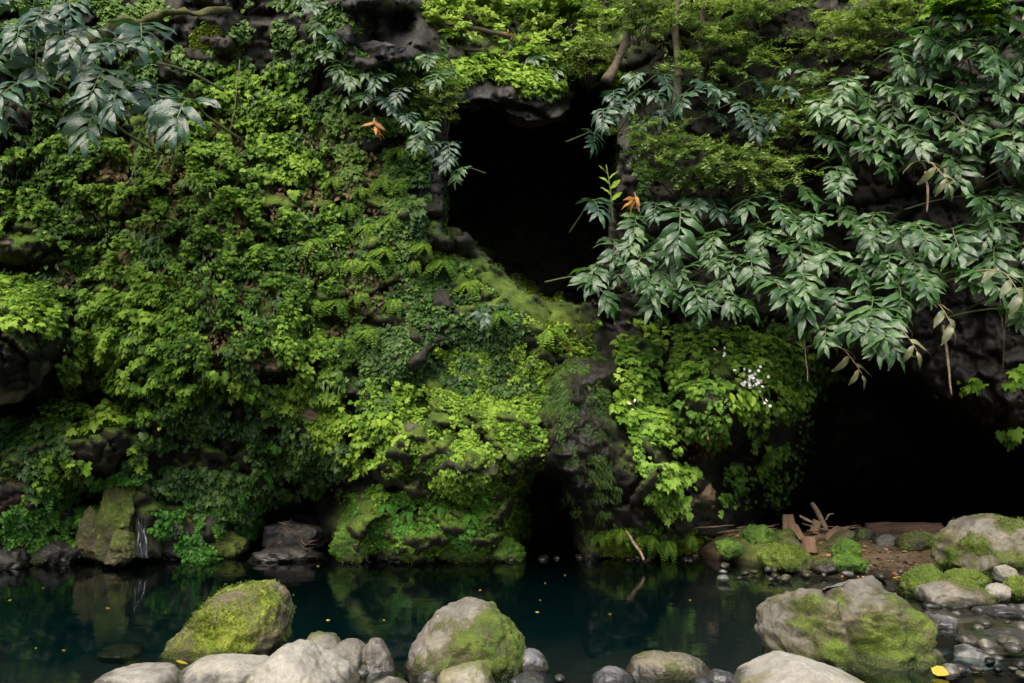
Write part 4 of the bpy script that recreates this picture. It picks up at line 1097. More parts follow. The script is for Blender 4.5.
for px, py in [(335, 180), (350, 205), (345, 235), (362, 190), (372, 225), (330, 215), (352, 262), (372, 262), (330, 262), (318, 300), (340, 300), (362, 295), (385, 250), (395, 215), (380, 180), (402, 185), (400, 150), (415, 205), (312, 240), (300, 215), (322, 330), (345, 340), (372, 330), (395, 300), (415, 262), (296, 280), (286, 320)]:
    fern_at(px, py, rf.choice((0, 1)), rf.uniform(0.55, 0.85), 'light green hanging fern in the fern belt between creeper wall and great cave', 'ferns between creeper wall and great cave')
for px, py in [(45, 492), (60, 500), (75, 492), (50, 512), (68, 515), (40, 525)]:
    fern_at(px, py, 2, rf.uniform(0.6, 0.9), 'deep green lacy fern in the tuft low on the wall near the small cascade', 'lacy ferns near the small cascade')
for px, py in [(220, 500), (240, 490), (250, 515), (210, 520), (262, 470)]:
    fern_at(px, py, 2, rf.uniform(0.6, 0.9), 'deep green fern at the waterline rocks left of the driftwood', 'ferns left of the driftwood')
for px, py in [(360, 510), (385, 505), (410, 512), (440, 506), (470, 515), (500, 512), (480, 495)]:
    fern_at(px, py, 2, rf.uniform(0.4, 0.6), 'tiny fern sprouting from the vivid moss at the cliff foot', 'ferns in the moss at the cliff foot')
for px, py in [(600, 535), (620, 530), (648, 536), (668, 540), (690, 536)]:
    fern_at(px, py, 1, rf.uniform(0.5, 0.8), 'small fern at the water edge under the creeper column', 'ferns under the creeper column')
for px, py in [(430, 215), (446, 260), (470, 282), (500, 312), (548, 330), (425, 245)]:
    fern_at(px, py, 0, rf.uniform(0.6, 0.9), 'fern on the mossy slope below the great cave mouth', 'ferns on the mossy cave slope')

# ------------------------------------------------------------------ ginger shoots
def ginger_leaf(L, rr, wid=0.23, curl=0.6):
    n = 10
    t = np.linspace(0, 1, n)
    w = wid * L * np.minimum(1, np.minimum((t / 0.28 + 0.08) ** 0.75, ((1 - t) / 0.42) ** 0.85))
    w[-1] = 0.0
    th = 0.15 - curl * t ** 1.2 * rr.uniform(0.5, 1.4)
    ds = L / (n - 1)
    y = np.concatenate([[0], np.cumsum(np.cos(th[1:]) * ds)])
    z = np.concatenate([[0], np.cumsum(np.sin(th[1:]) * ds)])
    f1, p1, f2, p2 = rr.uniform(9, 16), rr.uniform(0, 6), rr.uniform(9, 16), rr.uniform(0, 6)
    tw = rr.normal() * 0.35
    bend = rr.normal() * 0.10 * L
    V = []
    for i in range(n):
        for s in (-1, -0.5, 0, 0.5, 1):
            wave = 0.030 * L * (math.sin(f1 * t[i] + p1) if s < 0 else math.sin(f2 * t[i] + p2)) * abs(s) ** 1.5
            V.append((w[i] * s * 0.5 + bend * t[i] ** 2, y[i], z[i] + abs(s) * w[i] * 0.22 - s * s * w[i] * 0.24 + wave * (w[i] > 0) + w[i] * s * tw * t[i]))
    T = []
    for i in range(n - 1):
        for k in range(4):
            a = i * 5 + k
            T.append((a, a + 1, a + 6))
            T.append((a, a + 6, a + 5))
    return np.array(V), np.array(T)

def make_shoot(mat, seed, nl=11, L=0.30, droop=1.0, limp=0.0, nname='ginger_shoot', wid=0.255, stemmat=None):
    rr = np.random.default_rng(seed)
    r = empty(nname, (0, 0, 0))
    b = rr.normal() * 0.08
    cl_ = spline([(0.05 * rr.normal(), 1.0, 0.0), (0.03 * rr.normal(), 0.6, 0.12), (0, 0.26, 0.17), (b * 0.5, 0.02, 0.12), (b, -0.14, -0.04 * droop), (b * 1.4, -0.22, -0.17 * droop)], 30)
    mb = MB()
    V, Q, T = tube(cl_, np.linspace(0.014, 0.004, 30), 6)
    mb.add(V, T, Q)
    link('stem', mb.mesh('stem'), stemmat or M_CANE, r)
    mb = MB()
    ts = np.linspace(0.42, 1.0, nl)
    for i, t in enumerate(ts):
        k = min(29, int(t * 29))
        p = cl_[k]
        tan = cl_[min(29, k + 1)] - cl_[max(0, k - 1)]
        tan /= np.linalg.norm(tan)
        sgn = -1 if i % 2 else 1
        u = (t - 0.42) / 0.58
        ang = math.radians(92 - 62 * u + rr.normal() * 8)
        if i == nl - 1:
            ang = rr.normal() * 0.15
        side = np.array([1, 0, 0.0]) * sgn
        d = side * math.sin(ang) + tan * math.cos(ang) + np.array([0, -0.15, 0.12 - 0.10 * u - limp])
        nn = np.cross(np.array([1, 0, 0]), tan)
        nn = nn / np.linalg.norm(nn)
        if nn[2] < 0:
            nn = -nn
        nn = nn + np.array([-sgn * 0.05, -0.25, 0.35]) + rr.normal(size=3) * 0.17
        LL = L * (1.0 - 0.28 * abs(u - 0.45) * 1.5) * rr.uniform(0.85, 1.15)
        lv, lt = ginger_leaf(LL, rr, wid, 1.0 + limp)
        M = frames(d[None], nn[None])[0]
        mb.add(lv @ M.T + p, tris=lt, tint=np.clip(0.45 + 0.2 * rr.normal(), 0, 1))
    link('leaves', mb.mesh('leaves'), mat, r)
    return r
shoots = [make_shoot(M_GINGER, 40 + k, nl=rf.choice((12, 13, 14, 16)), L=rf.uniform(0.29, 0.38)) for k in range(9)]
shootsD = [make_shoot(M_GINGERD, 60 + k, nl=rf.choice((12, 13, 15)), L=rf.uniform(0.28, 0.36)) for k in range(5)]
dying = [make_shoot(M_DYING, 80 + k, nl=7, L=0.34, limp=0.3, nname='withered_ginger_shoot', stemmat=M_TWIG) for k in range(3)]

def shoot_at(px, py, Y, s, fam, label, group, roll=None, yaw=None, pitch=None):
    k = rf.randrange(len(fam))
    c = P(px, py, Y)
    ya = rf.uniform(-0.75, 0.75) if yaw is None else yaw
    ro = rf.uniform(-0.25, 0.25) if roll is None else roll
    pt = rf.uniform(-0.2, 0.3) if pitch is None else pitch
    return put(fam, k, c, (pt, ro, ya), s, label, 'ginger plant', group)

# great bank of ginger over the wide cave
LOW = [(602, 271), (596, 292), (625, 271), (643, 264), (662, 275), (688, 271), (696, 297), (718, 260), (722, 303), (744, 307), (752, 267), (744, 247), (714, 247), (636, 243), (669, 250), (612, 250),
       (779, 249), (802, 252), (775, 290), (817, 222), (843, 267), (858, 286), (892, 264), (929, 275), (899, 297), (832, 331), (854, 322), (873, 310), (884, 330), (963, 279), (993, 256), (1014, 276), (1018, 318), (978, 238), (1000, 226),
       (955, 241), (933, 245), (907, 241), (880, 238), (854, 234), (794, 230), (779, 213), (820, 249), (813, 303), (800, 275), (868, 262), (915, 262), (945, 262), (986, 282), (765, 232), (728, 282), (672, 292), (648, 285), (838, 300), (918, 285), (870, 345), (1025, 250), (1030, 300), (1040, 225)]
rj = random.Random(21)
LOW += [(a + rj.uniform(-16, 16), b + rj.uniform(-10, 14)) for a, b in LOW[::2]]
LOW += [(1062, 262), (1090, 240), (1075, 300), (1110, 280)]
for px, py in LOW:
    Y = np.interp(px, [590, 700, 850, 1024], [8.9, 8.6, 8.3, 7.9]) + np.interp(py, [210, 340], [0.35, -0.25]) + rf.uniform(-.15, .15)
    shoot_at(px, py, Y, rf.uniform(0.52, 0.92), shoots, 'glossy ginger shoot in the long drooping bank above the dark wide cave', 'ginger shoots above the wide cave')
UP = [(835, 150), (835, 174), (858, 124), (880, 131), (884, 154), (910, 131), (925, 150), (955, 150), (963, 169), (985, 127), (1000, 150), (1015, 116), (948, 71), (963, 45), (993, 41), (1012, 49), (933, 94), (967, 94), (993, 97), (1012, 82),
      (925, 67), (873, 101), (835, 112), (910, 82), (805, 75), (978, 22), (955, 19), (1015, 15), (933, 37), (813, 200), (790, 212), (835, 212), (873, 225), (978, 208), (1008, 204), (895, 110), (1020, 170), (1028, 140), (850, 88), (985, 70), (1030, 70), (900, 60), (880, 160), (945, 118), (975, 130)]
UP += [(a + rj.uniform(-18, 18), b + rj.uniform(-14, 14)) for a, b in UP]
UP += [(1060, 60), (1090, 100), (1058, 150), (1100, 170), (1070, 20), (1110, 40)]
for px, py in UP:
    Y = np.interp(px, [800, 1024], [9.2, 8.3]) + rf.uniform(-.2, .2) - 0.1
    shoot_at(px, py, Y, rf.uniform(0.50, 0.90), shoots, 'ginger shoot in the upper thicket of broad glossy leaves on the right cliff', 'ginger shoots of the upper right thicket')
MID = [(632, 79), (624, 108), (606, 117), (655, 98), (651, 120), (688, 101), (741, 109), (756, 86), (594, 140), (770, 120), (715, 118), (665, 82), (640, 100), (700, 88), (725, 98), (672, 112), (618, 96), (780, 92), (800, 120), (752, 124)]
for px, py in MID:
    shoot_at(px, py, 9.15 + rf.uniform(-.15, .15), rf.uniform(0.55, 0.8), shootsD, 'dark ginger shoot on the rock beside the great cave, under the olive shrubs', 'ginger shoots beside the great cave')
for px, py in [(598, 207), (658, 210), (636, 224), (714, 208), (752, 203), (735, 222), (690, 205), (770, 200)]:
    shoot_at(px, py, 9.0 + rf.uniform(-.1, .1), rf.uniform(0.6, 0.85), shootsD if px % 4 else shoots, 'ginger shoot in the row at the corner of the great cave mouth', 'ginger shoots at the cave corner')
shoot_at(685, 226, 8.75, 1.15, shoots, 'large-leaved pale ginger shoot standing proud of the row at the cave corner', None, 0, 0.1)
TL = [(28, 35), (57, 35), (22, 95), (103, 85), (92, 125), (135, 78), (160, 95), (50, 18), (88, 40), (8, 12), (180, 115), (148, 36), (66, 60), (122, 52), (118, 100), (-10, 60), (75, 8), (145, 105), (8, 110), (30, 62)]
for px, py in TL:
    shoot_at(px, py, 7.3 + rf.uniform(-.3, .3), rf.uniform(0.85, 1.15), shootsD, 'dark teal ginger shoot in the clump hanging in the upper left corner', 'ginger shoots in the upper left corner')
TC = [(320, 8), (327, 26), (338, 42), (342, 68), (354, 80), (365, 98), (380, 82), (388, 105), (402, 94), (421, 140), (436, 147), (444, 162), (460, 174), (428, 60), (440, 78), (330, 55), (372, 70), (410, 118), (430, 128), (452, 150), (300, 0), (350, 100)]
for px, py in TC:
    shoot_at(px, py, 8.5 + rf.uniform(-.15, .15), rf.uniform(0.42, 0.62), shootsD if rf.random() < .5 else shoots, 'small glossy ginger shoot in the trail falling toward the great cave', 'ginger shoots trailing to the great cave')
shoot_at(480, 316, 8.55, 0.5, shootsD, 'single teal young ginger shoot on the slope of dark small leaves', None, 0, 0.2)
for px, py in [(458, 56), (473, 72), (448, 40), (520, 52), (541, 60), (556, 72), (505, 38), (495, 66)]:
    shoot_at(px, py, 10.6 + rf.uniform(-.3, .3), rf.uniform(0.5, 0.7), shoots, 'shiny ginger shoot on the ledge above the great cave mouth', 'ginger shoots above the great cave mouth')
for (px, py, Y, s), lab in zip([(892, 335, 7.95, 0.85), (937, 314, 8.0, 0.8), (839, 359, 8.1, 0.8), (1004, 284, 7.6, 0.8), (925, 172, 8.3, 0.85), (950, 120, 8.4, 0.7)],
                               ['withered pale-edged ginger shoot at the lower fringe of the bank over the wide cave', 'brown-spotted withering ginger shoot above the long dangling stalk', 'withering drab ginger shoot lowest in the bank, above the dark cave', 'pink-brown withered ginger shoot near the frame edge', 'yellowed withered ginger shoot hanging in the dark gap below the upper thicket', 'drooping brown dead ginger shoot inside the upper thicket']):
    shoot_at(px, py, Y, s, dying, lab, None, 0, rf.uniform(-.3, .3), 0.2)
# orange dead shoots
def orange(px, py, Y, s, label):
    rr = np.random.default_rng(int(px))
    r = empty('dead_shoot', P(px, py, Y), label, 'dead plant')
    mb = MB()
    for a in rr.uniform(-1.3, 1.1, 6):
        d = np.array([math.sin(a) * 0.9, -0.35 + 0.3 * rr.normal(), -0.85 * math.cos(a) + 0.1])
        lv, lt = ginger_leaf(0.22 * rr.uniform(0.7, 1.1) * s, rr, 0.22, 0.7)
        M = frames(d[None], np.array([[0.2 * a, -0.8, 0.6]]) + rr.normal(size=(1, 3)) * 0.4)[0]
        mb.add(lv @ M.T + rr.normal(size=3) * 0.02, tris=lt, tint=rr.random())
    link('leaves', mb.mesh('leaves'), M_ORANGE, r)
    mb = MB()
    V, Q, T = tube(spline([(0, 0.35, 0.12), (0, 0.1, 0.1), (0, 0, 0)], 8), 0.008, 5)
    mb.add(V, T, Q)
    link('stem', mb.mesh('stem'), M_TWIG, r)
orange(373, 124, 8.15, 0.85, 'orange dead leaf cluster hanging from the trailing ginger')
orange(636, 199, 8.75, 0.9, 'orange dead leaf cluster at the corner of the great cave mouth')
orange(508, 33, 10.4, 0.7, 'small orange dead leaf cluster in the bright growth above the cave')

# upright green shoot by the cave
r = empty('upright_shoot', P(609, 200, 9.1), 'single upright green shoot with short alternate leaves against the great cave', 'plant')
mb = MB()
c = spline([(0.05, 0.05, -0.3), (0.02, 0, 0.1), (-0.03, -0.02, 0.42)], 12)
V, Q, T = tube(c, 0.008, 5)
mb.add(V, T, Q)
link('stem', mb.mesh('stem'), M_CANE, r)
mb = MB()
rr = np.random.default_rng(5)
for i in range(7):
    p = c[3 + i]
    s_ = 1 if i % 2 else -1
    lv, lt = ginger_leaf(0.16, rr, 0.34, 0.5)
    M = frames(np.array([[0.6 * s_, -0.3, 0.5]]), np.array([[-0.3 * s_, -0.7, 0.5]]))[0]
    mb.add(lv @ M.T + p, tris=lt, tint=0.8)
link('leaves', mb.mesh('leaves'), M_CREEPB, r)

# ------------------------------------------------------------------ shrubs with fine foliage
def shrub(name, label, mat, cx, cy, rx, ry, Y, n, leaf, temp=(SLIM, SLIM_T), group=None, seed=0, cat='shrub', wscale=1.6, flat=0.16):
    """sprays of small leaves at the ends of thin branches"""
    rr = np.random.default_rng(seed + 300)
    c = P(cx, cy, Y)
    RX = rx / F * Y
    RZ = ry / F * Y
    r = empty(name, c, label, cat, group)
    mb = MB()
    ns = int(26 + 60 * RX * RZ)
    root = np.array([0.15 * RX * rr.normal(), 0.55, -RZ * 0.9])
    mbr = MB()
    per = max(8, n // (ns * 3))
    for k in range(ns):
        d = rr.normal(size=3)
        d /= np.linalg.norm(d)
        d *= rr.random() ** 0.33
        d[1] = -abs(d[1]) * 0.9 + 0.25
        tip = d * np.array([RX, min(RX, 0.6), RZ]) * (1 + 0.25 * rr.normal())
        tint = 0.5 + 0.2 * rr.normal()
        mid = (root + tip) / 2 + np.array([0, 0.03, 0.12]) + rr.normal(size=3) * 0.07
        if k % 2 == 0:
            V, Q, T = tube(spline([root, mid, tip], 9), np.linspace(0.012, 0.003, 9), 4)
            mbr.add(V, T, Q)
        # three twigs per spray, leaves in rows along each twig
        out = tip - mid
        out /= np.linalg.norm(out)
        for j in range(3):
            tw = out + rr.normal(size=3) * np.array([0.9, 0.7, 0.25]) + np.array([0, -0.35, 0.02])
            tw /= np.linalg.norm(tw)
            LT = rr.uniform(0.16, 0.34) * min(1.3, 0.6 + RX)
            t = np.linspace(0.05, 1, per) + rr.normal(size=per) * 0.03
            pos = tip + tw * (LT * t)[:, None] + np.array([0, 0, -1]) * (0.28 * LT * t ** 2)[:, None] + rr.normal(size=(per, 3)) * leaf * flat
            side = np.cross(tw, [0, 0, 1])
            side /= np.linalg.norm(side) + 1e-9
            sg = np.where(np.arange(per) % 2, 1, -1)[:, None]
            dd = side * sg * 0.85 + tw * 0.7 + rr.normal(size=(per, 3)) * 0.35
            nn = np.array([0, -0.25, 1.0]) + rr.normal(size=(per, 3)) * 0.35
            M = frames(dd, nn) * (leaf * rr.uniform(0.7, 1.3, per))[:, None, None]
            M[:, :, 0] *= wscale
            mb.inst(temp[0], temp[1], M, pos, np.clip(tint + 0.15 * rr.normal(size=per) + 0.15 * (t - 0.5), 0, 1))
    link('foliage', mb.mesh('foliage'), mat, r)
    link('branches', mbr.mesh('branches'), M_BARK, r)
    return r
SH = [
    ('olive fine-leaved shrub in flat tiers just above the ginger row at the cave corner', M_SHRUB, 690, 170, 55, 22, 9.1, 5000, 0.055),
    ('yellowish fine-leaved shrub tier beside the flat-tiered olive shrub', M_SHRUB, 745, 172, 48, 20, 9.1, 4200, 0.055),
    ('small rounded olive shrub under the dark ginger beside the great cave', M_SHRUB, 650, 146, 36, 20, 9.2, 3000, 0.05),
    ('light olive shrub between the dark ginger and the upper thicket', M_SHRUB, 785, 132, 42, 30, 9.3, 3800, 0.055),
    ('feathery shrub crowning the right cliff, above the dark ginger', M_SHRUB, 715, 58, 52, 36, 9.5, 5200, 0.06),
    ('yellow-green shrub at the top frame edge over the feathery shrub', M_SHRUB, 745, 12, 66, 30, 9.5, 5200, 0.06),
    ('airy shrub at the top frame edge above the great cave', M_SHRUB, 650, 18, 50, 28, 10.0, 4200, 0.06),
    ('olive shrub on the bare rock at the top right of the cliff', M_SHRUB, 835, 45, 46, 32, 9.4, 4000, 0.055),
    ('light shrub at the top frame edge beside the upper ginger thicket', M_SHRUB, 880, 12, 50, 26, 9.3, 3600, 0.055),
    ('drab shrub beside the upper ginger thicket, below the olive shrub', M_SHRUB, 815, 105, 40, 26, 9.4, 3200, 0.055),
    ('lime leafy bush in full light at the top edge above the great cave', M_LIME, 560, 22, 60, 30, 11.3, 5000, 0.075),
    ('sunlit lime bush deep in the gap above the great cave', M_LIME, 490, 14, 52, 34, 11.3, 5000, 0.075),
    ('lime bush spilling over the ledge above the great cave', M_LIME, 530, 56, 46, 18, 10.8, 2600, 0.07),
    ('yellow-green drooping shrub on the cliff edge beside the trailing ginger', M_SHRUB, 440, 100, 18, 36, 9.1, 2000, 0.06),
    ('mixed green bush at the top edge beside the dark hollow', M_LIME, 445, 20, 30, 26, 10.3, 2600, 0.07),
    ('grey-green drooping shrub over the lip of the great cave', M_SHRUB, 590, 58, 32, 18, 10.8, 2200, 0.06),
]
for k, (lab, mat, cx, cy, rx, ry, Y, n, lf) in enumerate(SH):
    shrub('shrub', lab, mat, cx, cy, rx, ry, Y, n, lf, seed=k, temp=(OVAL, OVAL_T) if mat is M_LIME else (SLIM, SLIM_T), wscale=1.1 if mat is M_LIME else 1.7)
shrub('shrub', 'fresh green broad-leaved sprig at the top edge of the upper thicket', M_CREEPB, 955, 8, 30, 9, 8.3, 160, 0.10, temp=(LOBE, LOBE_T), seed=40, wscale=1.0)

# ------------------------------------------------------------------ wood, roots, branches
def limb(name, label, mat, pts, rad, cat, group=None, n=24, seg=8, wob=0.006, moss=None):
    w = np.array([P(*p) for p in pts])
    c = w.mean(0)
    V, Q, T = tube(spline(w - c, n), np.interp(np.linspace(0, 1, n), np.linspace(0, 1, len(rad)), rad), seg, wob, int(pts[0][0]))
    mb = MB()
    mb.add(V, T, Q)
    o = link(name, mb.mesh(name), mat, None, c)
    return tag(o, label, cat, group)
limb('mossy_branch', 'thick mossy branch reaching across the upper left corner', M_MBARK, [(60, 55, 8.4), (100, 36, 8.0), (130, 24, 7.9), (160, 16, 7.9), (195, 14, 8.0), (232, 10, 8.3)], [0.07, 0.085, 0.055, 0.05, 0.038, 0.03], 'branch', wob=0.045)
limb('branch', 'bare thin branch in the bright growth above the great cave', M_BARK, [(420, 28, 10.0), (470, 28, 10.2), (500, 34, 10.3), (530, 40, 10.6)], [0.035, 0.03, 0.025, 0.02], 'branch')
limb('branch', 'fallen thin branch on the ledge above the great cave', M_BARK, [(455, 48, 10.2), (490, 52, 10.3), (545, 60, 10.5)], [0.03, 0.028, 0.02], 'branch')
limb('tree_trunk', 'slanting tan trunk rising from the rock over the great cave', M_BARK, [(606, 82, 9.9), (615, 66, 9.9), (624, 46, 9.9), (632, 18, 10.0), (636, -10, 10.1)], [0.07, 0.06, 0.055, 0.05, 0.045], 'tree trunk', wob=0.015)
limb('tree_trunk', 'upright dark trunk in front of the brown rock below the yellow-green shrub', M_BARK, [(676, 110, 9.6), (678, 70, 9.55), (676, 30, 9.6), (680, -15, 9.6)], [0.06, 0.05, 0.045, 0.04], 'tree trunk', wob=0.015)
limb('tree_trunk', 'thin dark trunk beside the feathery shrub on the right cliff', M_BARK, [(698, 95, 9.6), (700, 50, 9.5), (704, 0, 9.5), (706, -15, 9.5)], [0.04, 0.035, 0.03, 0.03], 'tree trunk', wob=0.01)
limb('hanging_stalk', 'long straight dead stalk dangling below the brown-spotted ginger over the wide cave', M_TWIG, [(943, 325, 8.0), (946, 350, 8.0), (949, 372, 8.0), (951, 395, 8.02)], [0.012, 0.014, 0.012, 0.008], 'stalk')
limb('hanging_stalk', 'short thin dead stalk dangling below the left part of the ginger bank', M_TWIG, [(804, 340, 8.4), (806, 358, 8.4), (808, 382, 8.4)], [0.008, 0.007, 0.005], 'stalk')
limb('hanging_stalk', 'pale dead stalk hanging under the ledge creeper near the white flowers', M_TWIG, [(704, 400, 9.0), (706, 420, 8.95), (708, 440, 8.9)], [0.014, 0.02, 0.01], 'stalk')
limb('hanging_stalk', 'brown dead stalk hanging in the gap below the upper ginger thicket', M_TWIG, [(925, 172, 8.3), (928, 190, 8.3), (927, 212, 8.35)], [0.012, 0.014, 0.008], 'stalk')
for k, (a, b) in enumerate([((1000, 300), (1003, 372)), ((1008, 300), (1004, 365)), ((152, 130), (151, 162)), ((240, 60), (218, 175)), ((274, 372), (262, 425)), ((284, 368), (266, 430)), ((362, 60), (330, 95)), ((448, 90), (452, 130)), ((620, 130), (616, 165)), ((770, 150), (772, 185))]):
    Y = float(samp(b[0], b[1], Ysm)) - 0.45
    limb('hanging_root', 'thin brown root hanging free down the overgrown cliff', M_ROOT, [(a[0], a[1], Y), ((a[0] + b[0]) / 2 + rf.uniform(-4, 4), (a[1] + b[1]) / 2, Y), (b[0], b[1], Y + 0.05)], [0.006, 0.005, 0.003], 'root', 'hanging roots on the cliff', 14, 5, 0.003)
# log and boards on the far bank
M_LOG = plain_mat('reddish_bark', (0.014, 0.007, 0.004), (0.055, 0.027, 0.016), 0.85, 14, (0.15, 1, 1), bump=1.5)
limb('log', 'smooth reddish log lying at the mouth of the wide cave', M_LOG, [(866, 531, 9.9), (890, 531, 9.85), (915, 532, 9.8), (942, 533, 9.75)], [0.10, 0.11, 0.115, 0.115], 'log', n=24, seg=18, wob=0.008)

def board(name, label, p0, p1, w, t, mat, cat='plank', group=None, roll=0.0):
    """a sawn board from p0 to p1"""
    a, b = np.asarray(P(*p0)), np.asarray(P(*p1))
    d = b - a
    L = np.linalg.norm(d)
    d /= L
    x = np.cross(d, [0.15 + roll, -1, 0.1])
    x /= np.linalg.norm(x)
    y = np.cross(d, x)
    bmn = bmesh.new()
    bmesh.ops.create_cube(bmn, size=1)
    for v in bmn.verts:
        v.co = (v.co.x * w, v.co.y * t, v.co.z * L)
    bmesh.ops.subdivide_edges(bmn, edges=bmn.edges[:], cuts=3, use_grid_fill=True)
    rr = random.Random(int(p0[0]) * 7)
    for v in bmn.verts:
        e = abs(v.co.z) > L * 0.49
        v.co.x += rr.uniform(-1, 1) * w * 0.04
        v.co.z += rr.uniform(-1, 1) * L * (0.05 if e else 0.01)
    bmesh.ops.bevel(bmn, geom=[e for e in bmn.edges if e.calc_face_angle(0) > 0.8], offset=min(w, t) * 0.08, segments=1, affect='EDGES')
    me = bpy.data.meshes.new(name)
    bmn.to_mesh(me)
    bmn.free()
    o = link(name, me, mat, None, (a + b) / 2)
    from mathutils import Matrix
    R = Matrix((x, y, d)).transposed()
    o.rotation_euler = R.to_euler()
    return tag(o, label, cat, group)
board('plank', 'short thick reddish plank end standing in front of the olive slab', (810, 553, 9.0), (808, 537, 9.05), 0.13, 0.07, M_PLANK)
board('plank', 'reddish plank leaning behind the short thick plank end', (803, 540, 9.2), (794, 524, 9.35), 0.09, 0.03, M_PLANK, roll=0.5)
board('plank', 'narrow upright tan board beside the small bright mossy stone', (785, 532, 9.9), (785, 515, 9.95), 0.055, 0.035, M_WOOD)
board('plank', 'brown broken board leaning against the narrow upright board', (793, 532, 9.9), (789, 515, 10.0), 0.10, 0.03, M_WOOD)
board('plank', 'tan split board slanting beside the leaning olive slab', (826, 538, 9.5), (838, 528, 9.6), 0.06, 0.03, M_WOOD)
board('plank', 'pale broken board chunk in the middle of the wood pile', (814, 533, 9.8), (817, 521, 9.9), 0.10, 0.03, M_WOOD, roll=-0.4)
board('plank', 'short board lying flat beneath the broken chunk', (812, 540, 9.6), (828, 536, 9.7), 0.07, 0.03, M_WOOD)
limb('post', 'tall grey stick leaning at the back of the wood pile', M_ROOT, [(826, 530, 10.0), (820, 516, 10.1), (812, 503, 10.2)], [0.038, 0.034, 0.03], 'stick', seg=8)
limb('stick', 'thin pale stick poking up from the wood pile', M_TWIG, [(800, 516, 9.9), (808, 520, 9.8), (814, 523, 9.8)], [0.015, 0.018, 0.014], 'stick')
limb('stick', 'thin grey stick crossing behind the tall leaning stick', M_TWIG, [(826, 520, 10.1), (829, 515, 10.1), (833, 514, 10.2)], [0.012, 0.012, 0.01], 'stick')
limb('stick', 'pale forked-looking stick propped in the water below the creeper column', M_TWIG, [(626, 531, 9.1), (634, 543, 9.0), (640, 551, 8.95), (644, 560, 8.9)], [0.012, 0.018, 0.016, 0.016], 'stick')
rs = random.Random(3)
for k in range(36):
    px, py = rs.uniform(705, 900), rs.uniform(526, 543)
    a = rs.uniform(-0.4, 0.4)
    l = rs.uniform(8, 26)
    Y = min(YW(max(py, 536), 0.16), 10.2)
    Yk = 9.6 + rs.uniform(-.2, .5)
    limb('driftwood_stick', 'small brown driftwood stick in the litter heap before the wide cave', M_WOOD if k % 3 else M_ROOT, [(px - l * math.cos(a), py + l * math.sin(a) * 0.6, Yk), (px, py + rs.uniform(-1, 1), Yk), (px + l * math.cos(a), py - l * math.sin(a) * 0.6, Yk + 0.1)],
         [0.004, 0.009, 0.004], 'stick', 'driftwood sticks before the wide cave', 8, 5)
for k, (a, b, c) in enumerate([((282, 525), (296, 530), (308, 526)), ((278, 532), (290, 528), (306, 527)), ((273, 545), (280, 538), (286, 540)), ((300, 530), (304, 540), (316, 540)), ((292, 524), (284, 520), (278, 518)), ((302, 545), (310, 538), (318, 536)), ((300, 540), (306, 545), (314, 543))]):
    limb('driftwood_stick', 'thin reddish driftwood twig lodged in the dark undercut by the mossy rounded rock', M_WOOD if k % 3 else M_ROOT, [(a[0], a[1] + 4, 9.8), (b[0], b[1] + 4, 9.7), (c[0], c[1] + 4, 9.8)], [0.005, 0.009, 0.004], 'stick', 'driftwood twigs in the undercut', 10, 5)

# ------------------------------------------------------------------ white flowers
def flower(px, py, Y, n, s, label):
    rr = np.random.default_rng(int(px))
    c = P(px, py, Y)
    r = empty('white_flower', c, label, 'flower')
    mb = MB()
    mc = MB()
    for k in range(n):
        q0 = rr.normal(size=3) * np.array([0.075, 0.05, 0.065]) * s
        ax = np.array([0, -0.8, 0.5]) + rr.normal(size=3) * 0.4
        ax /= np.linalg.norm(ax)
        e1 = np.cross(ax, [1, 0.2, 0.1])
        e1 /= np.linalg.norm(e1)
        e2 = np.cross(ax, e1)
        D = np.array([math.cos(i * 2 * PI / 5) * e1 + math.sin(i * 2 * PI / 5) * e2 + ax * 0.2 for i in range(5)])
        M = frames(D, np.tile(ax, (5, 1))) * 0.021
        M[:, :, 0] *= 1.3
        mb.inst(OVAL, OVAL_T, M, np.tile(q0, (5, 1)), np.full(5, 0.6))
        V, Q, T = tube(spline([np.array([0, 0.15, -0.15]), q0 * 0.5 + np.array([0, 0.05, -0.05]), q0], 6), 0.003, 4)
        mc.add(V, T, Q)
    link('petals', mb.mesh('petals'), M_PETAL, r)
    link('stem', mc.mesh('stem'), M_CANE, r)
flower(752, 381, 8.8, 44, 1.0, 'cluster of small white flowers on the ledge creeper')
flower(768, 402, 8.75, 5, 0.4, 'little pair of white blooms just below the white flower cluster')
flower(630, 404, 8.9, 4, 0.4, 'tiny white bloom in the creeper column')
flower(722, 352, 8.9, 4, 0.5, 'tiny white bloom high on the ledge creeper')

# ------------------------------------------------------------------ fallen leaves
lf = mesh_np('fallen_leaf', OVAL * np.array([1.4, 1, 0.4]) - np.array([0, 0.5, 0]), [np.array(OVAL_T)], {'tint': np.full(9, 0.5)})
lf.materials.append(M_YLEAF)
ld = lf.copy()
ld.materials.clear()
ld.materials.append(M_DLITTER)
def fallen(px, py, s, label, group, me_=None, z=0.006, tilt=0.05):
    o = bpy.data.objects.new('fallen_leaf', me_ or lf)
    COL.objects.link(o)
    Y = YW(py, z)
    o.location = P(px, py, Y)
    o.scale = (s, s, s)
    o.rotation_euler = (rs.uniform(-tilt, tilt), rs.uniform(-tilt, tilt), rs.uniform(0, 6.28))
    tag(o, label, 'leaf', group)
    return o
fallen(940, 671, 0.105, 'big yellow leaf lying beside the big broad notched boulder', None, z=0.03, tilt=0.6)
fallen(980, 672, 0.09, 'small yellow leaf stuck behind the flat grey stone', None, z=0.03, tilt=0.4)
fallen(897, 577, 0.10, 'yellow leaf on the stones behind the big broad notched boulder', None, z=0.05, tilt=0.4)
fallen(182, 662, 0.08, 'orange-yellow leaf caught between the two low pale boulders', None, z=0.06, tilt=0.5)
